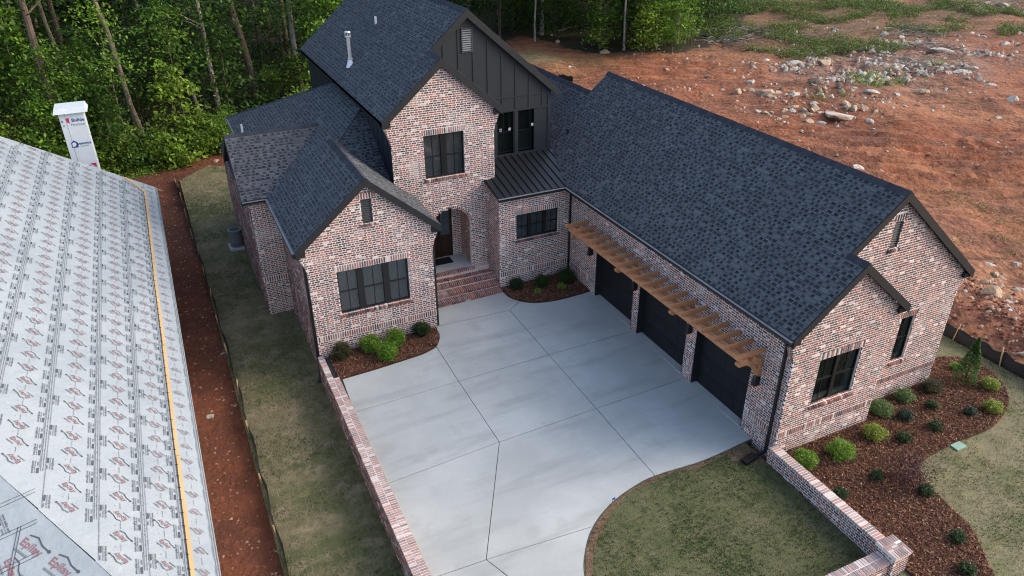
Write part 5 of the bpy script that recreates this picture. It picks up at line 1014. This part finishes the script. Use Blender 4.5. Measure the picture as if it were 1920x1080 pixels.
def rubble_stuff(name, n, xs, ys, szs, pal, label, mask=None):
    x = rng.uniform(*xs, n); y = rng.uniform(*ys, n)
    if mask is not None: k = rng.random(n) < mask(x, y); x, y = x[k], y[k]
    n = len(x); r = rng.uniform(.35, 1, n) ** 2.2 * szs; T = np.array([(1, 0, -.4), (-.5, .87, -.4), (-.5, -.87, -.4), (.2, .1, .7), (.6, -.6, .3)]); Ft = np.array([(0, 1, 3), (1, 2, 3), (2, 4, 3), (4, 0, 3), (0, 4, 2)])
    V = T[None] * rng.uniform(.6, 1.4, (n, 5, 1)) * r[:, None, None]; an = rng.uniform(0, 6.28, n); c, s = np.cos(an)[:, None], np.sin(an)[:, None]; V = np.stack([V[..., 0] * c - V[..., 1] * s, V[..., 0] * s + V[..., 1] * c, V[..., 2] * .8], -1)
    V += np.stack([x, y, gz(x, y) + r * .15], -1)[:, None]; F = (Ft[None] + (np.arange(n) * 5)[:, None, None]).reshape(-1, 3); col = np.array(pal)[rng.choice(len(pal), n)] * rng.uniform(.75, 1.2, (n, 1))
    tag(obj(name, mesh_np(name, V.reshape(-1, 3), F, M_chip, np.repeat(col, 5, 0)), None, 'stuff'), label, 'stones')
ST_ = ((.36, .27, .20), (.30, .155, .095), (.42, .38, .33), (.24, .10, .06))
rubble_stuff('loose_stones', 20000, (11.5, 60), (-4, 52), .21, ST_, 'loose stones and clods over the red graded dirt', lambda x, y: .03 + 1.1 * np.exp(-((y - 29 + .25 * (x - 30)) / 5) ** 2) * np.exp(-((x - 31) / 9) ** 2) * sm(.4, .6, fbm(x * .5, y * .5)) + .6 * np.exp(-((x - 13.3) / 1.2) ** 2) + .25 * sm(.55, .65, fbm(x * .25, y * .25 + 5)))
rubble_stuff('slab_rubble', 9000, (30, 66), (24, 47), .42, ((.37, .325, .265), (.29, .25, .205), (.46, .41, .34), (.30, .20, .135)), 'grey broken rubble strewn over the weedy hillside', lambda x, y: np.exp(-(((x - 45) / 9.5) ** 2 + ((y - 33.5) / 5.0) ** 2)) * sm(.42, .58, fbm(x * .4, y * .4)) * 2)
rubble_stuff('clay_clods', 5200, (11.2, 19), (-4, 13), .15, ((.13, .047, .026), (.17, .062, .034), (.10, .038, .022), (.30, .20, .13)), 'dark red clay clods and broken rock beyond the silt fence', lambda x, y: np.exp(-((x - 13.6) / 2.2) ** 2) * sm(13, 9, y))
rubble_stuff('trench_stones', 2000, (-15.6, -14.15), (-8, 36), .08, ((.19, .085, .05), (.15, .055, .03), (.27, .17, .12), (.11, .042, .024)), 'small stones in the red trench beside the unfinished house')

# ================================================================== WOODS
G1 = ((.105, .22, .024), (.14, .27, .03), (.070, .155, .019), (.18, .29, .036)); G2 = ((.040, .094, .013), (.060, .130, .017), (.027, .064, .010)); G3 = ((.14, .235, .024), (.20, .30, .035), (.10, .18, .02))  # G2 is darkened: gloom of the deep woods put into leaf colour
def crown_mesh(seed, h, h0, rad, ncl, per, leaf, pal, spray=.75):
    """clumps of leaves carried on sprays through the crown's volume"""
    r = np.random.default_rng(seed); Cs = []
    for k in range(ncl):
        t = (k + r.random()) / ncl; z = h0 + (h - h0) * t; env = rad * (math.sin(math.pi * min(1, (t * .86 + .14))) ** .6) * (1.05 - .35 * t)
        an = k * 2.4 + r.uniform(-.5, .5); d = env * r.uniform(.25, 1.05); c = np.array((d * math.cos(an), d * math.sin(an), z + r.normal(0, .25)))
        p = r.normal(0, 1, (per, 3)); sz = spray * r.uniform(.55, 1.25); p = p * np.array((sz, sz, sz * .32)); p[:, 2] -= .35 * (p[:, 0] ** 2 + p[:, 1] ** 2) / max(sz, .1) * .5
        Cs.append((c, p))
    C = np.concatenate([c + p for c, p in Cs]); tone = np.repeat(r.uniform(.5, 1.45, (len(Cs), 1)), per, 0)
    V, F, col = leaves(C, leaf, np.array(pal)[r.choice(len(pal), len(C))] * tone * r.uniform(.8, 1.2, (len(C), 1)), .55, .6)
    return mesh_np('crown', V, F, M_leaf, col), [c for c, _ in Cs]
def trunk_mesh(seed, h, r0, col, br=(), lean=0.):
    r = np.random.default_rng(seed); a = Acc(); n = 7; pts = [(lean * (k / n) ** 1.3 * h + r.normal(0, .04) * k * .3, r.normal(0, .04) * k * .3, h * k / n) for k in range(n + 1)]
    pts[0] = (0, 0, -.3); a.tube(pts, [r0 * (1.25 if k == 0 else 1 - .78 * k / n) for k in range(n + 1)], 9, col)
    for c in br:
        c = np.array(c); zb = max(.3, c[2] - np.hypot(c[0], c[1]) * .55); k = min(n - 1, int(zb / h * n)); f = zb / h * n - k; b = np.array(pts[k]) * (1 - f) + np.array(pts[min(k + 1, n)]) * f
        m = (b + c) / 2 + np.array((0, 0, .15)); rb = r0 * (1 - .7 * zb / h) * .32; a.tube([b, m, c], [rb, rb * .6, rb * .2], 5, col)
    return a.mesh('trunk', M_bark)
BK = (.12, .09, .07); BKL = (.33, .29, .25); BKD = (.075, .055, .045)
def variant(seed, h, h0, rad, ncl, per, leaf, pal, r0, bark, spray=.75, lean=0., nb=14):
    cm, cs = crown_mesh(seed, h, h0, rad, ncl, per, leaf, pal, spray); return trunk_mesh(seed, h * .93, r0, bark, cs[::max(1, len(cs) // nb)], lean), cm
SAP = [variant(100 + i, hh, .8, rr, nc, 34, .27, pal, .05, bk, .50) for i, (hh, rr, nc, pal, bk) in enumerate(((5.2, 1.7, 42, G1, BK), (7.2, 2.1, 58, G1, BKL), (4.2, 1.5, 34, G3, BK), (6.2, 2.3, 52, G2, BK), (8.2, 2.2, 62, G2, BKD), (3.2, 1.4, 28, G3, BK)))]
TALL = [variant(200 + i, hh, h0, rr, 90, 44, .34, pal, r0, bk, 1.25, ln, 16) for i, (hh, h0, rr, pal, r0, bk, ln) in enumerate(((22, 9, 4.6, G1, .26, BKD, .0), (19, 8, 4.0, G2, .2, BKL, .01), (24, 11, 5.0, G2, .3, BK, -.01), (17, 7, 3.6, G1, .15, BK, .02)))]
POLE = [variant(300 + i, hh, hh * .5, 1.6, 30, 40, .24, G1, .055, BK, .7, .012, 8) for i, hh in enumerate((11, 9))]
BUSH = [variant(400 + i, hh, .15, rr, 26, 34, .22, pal, .025, BK, .34) for i, (hh, rr, pal) in enumerate(((1.6, 1.2, G3), (2.2, 1.5, G1), (1.3, 1.3, G2), (1.0, .9, G3)))]
def tree(v, name, label, cat, x, y, s, rz, group=None, z=None):
    R_ = thing(name, label, cat, (x, y, float(gz(np.array(x), np.array(y))) if z is None else z), group); R_.rotation_euler = (0, 0, rz); R_.scale = (s, s, s * rng.uniform(.92, 1.1))
    for nm, me in (('trunk', v[0]), ('crown', v[1])): o = bpy.data.objects.new(nm, me); COL.objects.link(o); o.parent = R_
    return R_
def fbnd(x): return np.interp(x, [-60, -30, -14, 0, 17, 22, 24, 31, 36, 45, 60, 90, 200], [36, 37, 38.5, 44, 58, 62, 50, 46.5, 47.5, 54, 64, 84, 170])
LONE = [(-16.14, 46.1), (-7.37, 49.8), (-3.88, 50.1), (-20.2, 52.7), (27.1, 50.3), (27.9, 55.0), (21.6, 58.4), (26.6, 54.0), (-11.9, 46.5)]
def clear(x, y, w=1.5):                                             # small growth keeps off the open side of these trunks
    for a, b in LONE:
        dx, dy = CAM[0] - a, CAM[1] - b; L_ = math.hypot(dx, dy); t = ((x - a) * dx + (y - b) * dy) / L_; d = abs((x - a) * dy - (y - b) * dx) / L_
        if -1 < t < 12 and d < w: return False
    return True
def ok(x, y, L_, d): return all((x - a) ** 2 + (y - b) ** 2 > d * d for a, b in L_)
# trunks that can be told apart
def lone(label, x, y, h, r0, col, lean, crown=None, name='tall_tree'):
    R_ = thing(name, label, 'tree', (x, y, float(gz(np.array(x), np.array(y))))); a = Acc(); n = 9
    pts = [(lean[0] * (k / n) + .08 * math.sin(k * 1.9 + x), lean[1] * (k / n) + .06 * math.cos(k * 2.3), h * k / n - (.3 if k == 0 else 0)) for k in range(n + 1)]
    r0 = r0 * .8; a.tube(pts, [r0 * (1.3 if k == 0 else 1 - .5 * k / n) for k in range(n + 1)], 10, col)
    for k in range(6):
        b = np.array(pts[3 + k]); t = k * 2.1; L_ = 1.6 + .3 * k; a.tube([b, b + np.array((L_ * .5 * math.cos(t), L_ * .5 * math.sin(t), .35)), b + np.array((L_ * math.cos(t), L_ * math.sin(t), .5))], [r0 * .18, r0 * .1, r0 * .03], 5, col)
    o = a.build('trunk', M_bark); o.parent = R_; o.location = (0, 0, 0)
    if crown is not None: o = bpy.data.objects.new('crown', crown); COL.objects.link(o); o.parent = R_; o.location = (lean[0], lean[1], h - 17)
    return R_
TC = [t[1] for t in TALL]
lone('bare pale tree trunk leaning in front of the woods, near the wrapped chimney', -16.14, 46.1, 20, .24, (.30, .235, .18), (-1.6, .5), TC[0])
lone('thick dark brown trunk with leafy shoots left of the tower roof', -7.37, 49.8, 21, .36, (.115, .082, .064), (-2.2, 0), TC[2])
lone('pale grey straight trunk right beside the tower roof corner', -3.88, 50.1, 20, .27, (.34, .31, .275), (-.3, 0), TC[1])
lone('slim tree trunk rising directly behind the wrapped chimney', -20.2, 52.7, 20, .2, (.20, .165, .13), (-1.2, 0), TC[3])
lone('slender pale trunk at the forest edge above the garage roof', 27.1, 50.3, 17, .13, (.34, .32, .29), (-.4, 0), TC[3])
lone('dark thick trunk behind the slender pale one above the garage roof', 27.9, 55.0, 21, .38, (.13, .11, .10), (0, 0), TC[0])
lone('slim grey trunk standing at the left side of the dirt mound', 21.6, 58.4, 16, .12, (.30, .28, .26), (0, 0), TC[1])
lone('slim trunk at the right side of the dirt mound', 26.6, 54.0, 15, .10, (.26, .24, .22), (.1, 0), TC[3])
SN = thing('broken_snag', 'short broken grey snag leaning in the woods', 'snag', (-11.9, 46.5, -.7)); a = Acc(); a.tube([(0, 0, -.2), (-.15, 0, 1.4), (-.35, .05, 2.9), (-.38, .05, 3.3)], [.17, .14, .1, .02], 7, (.30, .26, .22)); o = a.build('trunk', M_bark); o.parent = SN; o.location = (0, 0, 0)
for (x, y, v, s, lb) in ((-13.6, 43.2, 2, 1.15, 'bright leafy sapling standing in front of the broken snag'), (-6.3, 49.0, 2, .7, 'leafy shoots at the foot of the thick dark trunk'), (-4.4, 49.2, 5, 1.0, 'yellow-green sapling hugging the pale grey trunk'), (-19.5, 41.0, 0, 1.2, 'light green sapling left of the wrapped chimney'), (-18.0, 40.2, 3, .8, 'bushy sapling just right of the wrapped chimney'), (-22.5, 46.0, 1, 1.25, 'tall bright tree at the left edge above the unfinished roof'), (28.0, 48.2, 2, 1.05, 'bright bush-like sapling at the forest edge above the garage ridge'), (30.8, 47.6, 0, .9, 'loose green sapling at the forest point beside the dirt'), (25.4, 52.0, 5, 1.1, 'small green sapling left of the slender pale trunk')):
    tree(SAP[v], 'sapling', lb, 'tree', x, y, s, rng.uniform(0, 6.28))
PL = [(-16.1, 46.1), (-7.4, 49.8), (-3.9, 50.1), (-20, 52.7)]; n = 0
while n < 62:                                                          # tall woods
    x = rng.uniform(-52, 95); y = fbnd(x) + 2.5 + 48 * rng.random() ** 1.4
    if ok(x, y, PL, 3.6) and clear(x, y, 1.): PL.append((x, y)); n += 1; w = x < 18; tree(TALL[int(rng.integers(4))], 'tall_tree', 'tall straight tree deep in the woods left of the house' if w else 'tall straight tree deep in the woods right of the tower', 'tree', x, y, rng.uniform(.85, 1.15), rng.uniform(0, 6.28), 'tall trees of the woods left of the house' if w else 'tall trees of the woods right of the tower')
for i in range(80):                                                    # the far side of the woods closes the view
    x = rng.uniform(-62, 40); y = fbnd(x) + rng.uniform(34, 75); w = x < 18; tree(SAP[[4, 3, 4][i % 3]], 'sapling', 'distant green tree closing the back of the left woods' if w else 'distant green tree closing the back of the right woods', 'tree', x, y, rng.uniform(1.5, 2.2), rng.uniform(0, 6.28), 'far trees left' if w else 'far trees right')  # dark-leaved variants only, so the far woods read as shaded
PS = []; n = 0
while n < 165:                                                         # understorey
    x = rng.uniform(-48, 80) if rng.random() < .4 else (rng.uniform(-34, 2) if rng.random() < .62 else rng.uniform(20, 46)); y = fbnd(x) + (.8 if x < 18 else 2.2) + 34 * rng.random() ** (1.9 if x < 18 else 1.3)
    if ok(x, y, PS, 1.25) and clear(x, y): PS.append((x, y)); n += 1; w = x < 18; v = [0, 1, 2, 3, 4, 5, 3, 4][int(rng.integers(8))] if y < fbnd(x) + 5 else [3, 4, 3, 4, 3, 1][int(rng.integers(6))]; tree(SAP[v], 'sapling', 'green understorey sapling in the woods left of the house' if w else 'green understorey sapling in the woods right of the tower', 'tree', x, y, rng.uniform(.75, 1.25), rng.uniform(0, 6.28), 'understorey left of the house' if w else 'understorey right of the tower')  # deeper saplings mostly take the darkened leaves, painting in the woods' shade
for i in range(34):
    x = rng.uniform(-40, 6) if i % 3 else rng.uniform(18, 50); y = fbnd(x) + 1 + 9 * rng.random(); w = x < 18
    if clear(x, y, .9): tree(POLE[i % 2], 'pole_sapling', 'thin pole-like young tree at the edge of the left woods' if w else 'thin pole-like young tree at the edge of the right woods', 'tree', x, y, rng.uniform(.8, 1.2), rng.uniform(0, 6.28), 'pole saplings left' if w else 'pole saplings right')
for i in range(110):
    x = (rng.uniform(-36, -8) if i % 10 < 6 else rng.uniform(-8, 4) if i % 10 < 7 else rng.uniform(23, 42)); y = fbnd(x) - .2 + 5 * rng.random() ** 1.5; w = x < 18
    if not w and i % 5: continue
    tree(BUSH[int(rng.integers(4))], 'bush', 'low leafy bush along the edge of the left woods' if w else 'low leafy bush along the edge of the right woods', 'bush', x, y, rng.uniform(.7, 1.3), rng.uniform(0, 6.28), 'edge bushes left' if w else 'edge bushes right')
# weeds on the upper hillside
def weeds(name, n, f, label, leaf, h, pal, lo=.42):
    x, y = f(n); k = rng.random(len(x)) < sm(lo, lo + .16, fbm(x * .3 + 4, y * .3)); x, y = x[k], y[k]; m = len(x)
    cx = np.repeat(x, 16) + rng.normal(0, .22, m * 16); cy = np.repeat(y, 16) + rng.normal(0, .22, m * 16); cz = gz(cx, cy) + np.abs(rng.normal(0, h, m * 16)); V, F, c = leaves(np.stack([cx, cy, cz], -1), leaf, lcols(m * 16, pal), .6)
    tag(obj(name, mesh_np(name, V, F, M_leaf, c), None, 'stuff'), label, 'weeds')
weeds('hillside_weeds', 9000, lambda n: (rng.uniform(37, 74, n), rng.uniform(35, 64, n)), 'patchy green weeds over the rubble hillside', .18, .28, ((.085, .15, .022), (.055, .105, .016), (.11, .12, .04), (.13, .19, .03)), .36)
weeds('hillside_weeds', 420, lambda n: (rng.uniform(30, 46, n), rng.uniform(28, 33, n)), 'green weed strip along the top of the rock row', .16, .25, G3)
weeds('dirt_weeds', 200, lambda n: (rng.uniform(15, 24, n), rng.uniform(5, 14, n)), 'sparse green tufts on the trampled dirt near the garage', .10, .05, ((.12, .16, .03), (.16, .17, .05)))
weeds('woods_edge_weeds', 2600, lambda n: (lambda x: (x, fbnd(x) - 1.2 + 4.5 * rng.random(n)))(rng.uniform(-36, 6, n)), 'low weeds and ground cover at the edge of the left woods', .13, .12, G1)
# brush piles and dead branches
BP = Acc()
def twig(cx, cy, L_, r0, n):
    for k in range(n):
        x = cx + rng.normal(0, L_ * .35); y = cy + rng.normal(0, L_ * .3); a_ = rng.uniform(0, 6.28); l = L_ * rng.uniform(.3, .8); z = float(gz(np.array(x), np.array(y))); up = rng.uniform(.05, .55)
        c = np.array((.26, .235, .205)) * rng.uniform(.4, 1.2); BP.tube([(x, y, z), (x + l * .5 * math.cos(a_), y + l * .5 * math.sin(a_), z + up), (x + l * math.cos(a_ + .3), y + l * math.sin(a_ + .3), z + up * .8)], [r0, r0 * .7, r0 * .25], 4, c)
twig(38.5, 48.5, 3.5, .035, 90); twig(42, 50.5, 3.2, .03, 70); twig(45, 45, 3.5, .025, 40); twig(34, 53, 4, .05, 30); twig(44, 31, 4, .03, 60); twig(50, 34, 4, .03, 60); twig(56, 41, 5, .03, 60)
tag(BP.build('brush_pile', M_twig, None, 'stuff'), 'dead grey branches and brush dumped along the clearing edge', 'brush')
for (x, y, L_, r0, an, lb) in ((36.2, 55.5, 6.5, .09, .1, 'long pale fallen branch at the back of the clearing'), (32.5, 52.5, 3.2, .08, .9, 'short leaning pale log at the forest edge'), (27.8, 61.5, 4.0, .15, .05, 'dark fallen log behind the dirt mound')):
    a = Acc(); z = float(gz(np.array(x), np.array(y))); a.tube([(x - L_ / 2 * math.cos(an), y - L_ / 2 * math.sin(an), z + .1), (x, y + .15, z + .35), (x + L_ / 2 * math.cos(an), y + L_ / 2 * math.sin(an), z + .5)], [r0, r0 * .8, r0 * .3], 7, (.30, .25, .21) if r0 < .12 else (.12, .10, .09)); tag(a.build('fallen_branch', M_twig, recenter=True), lb, 'branch')
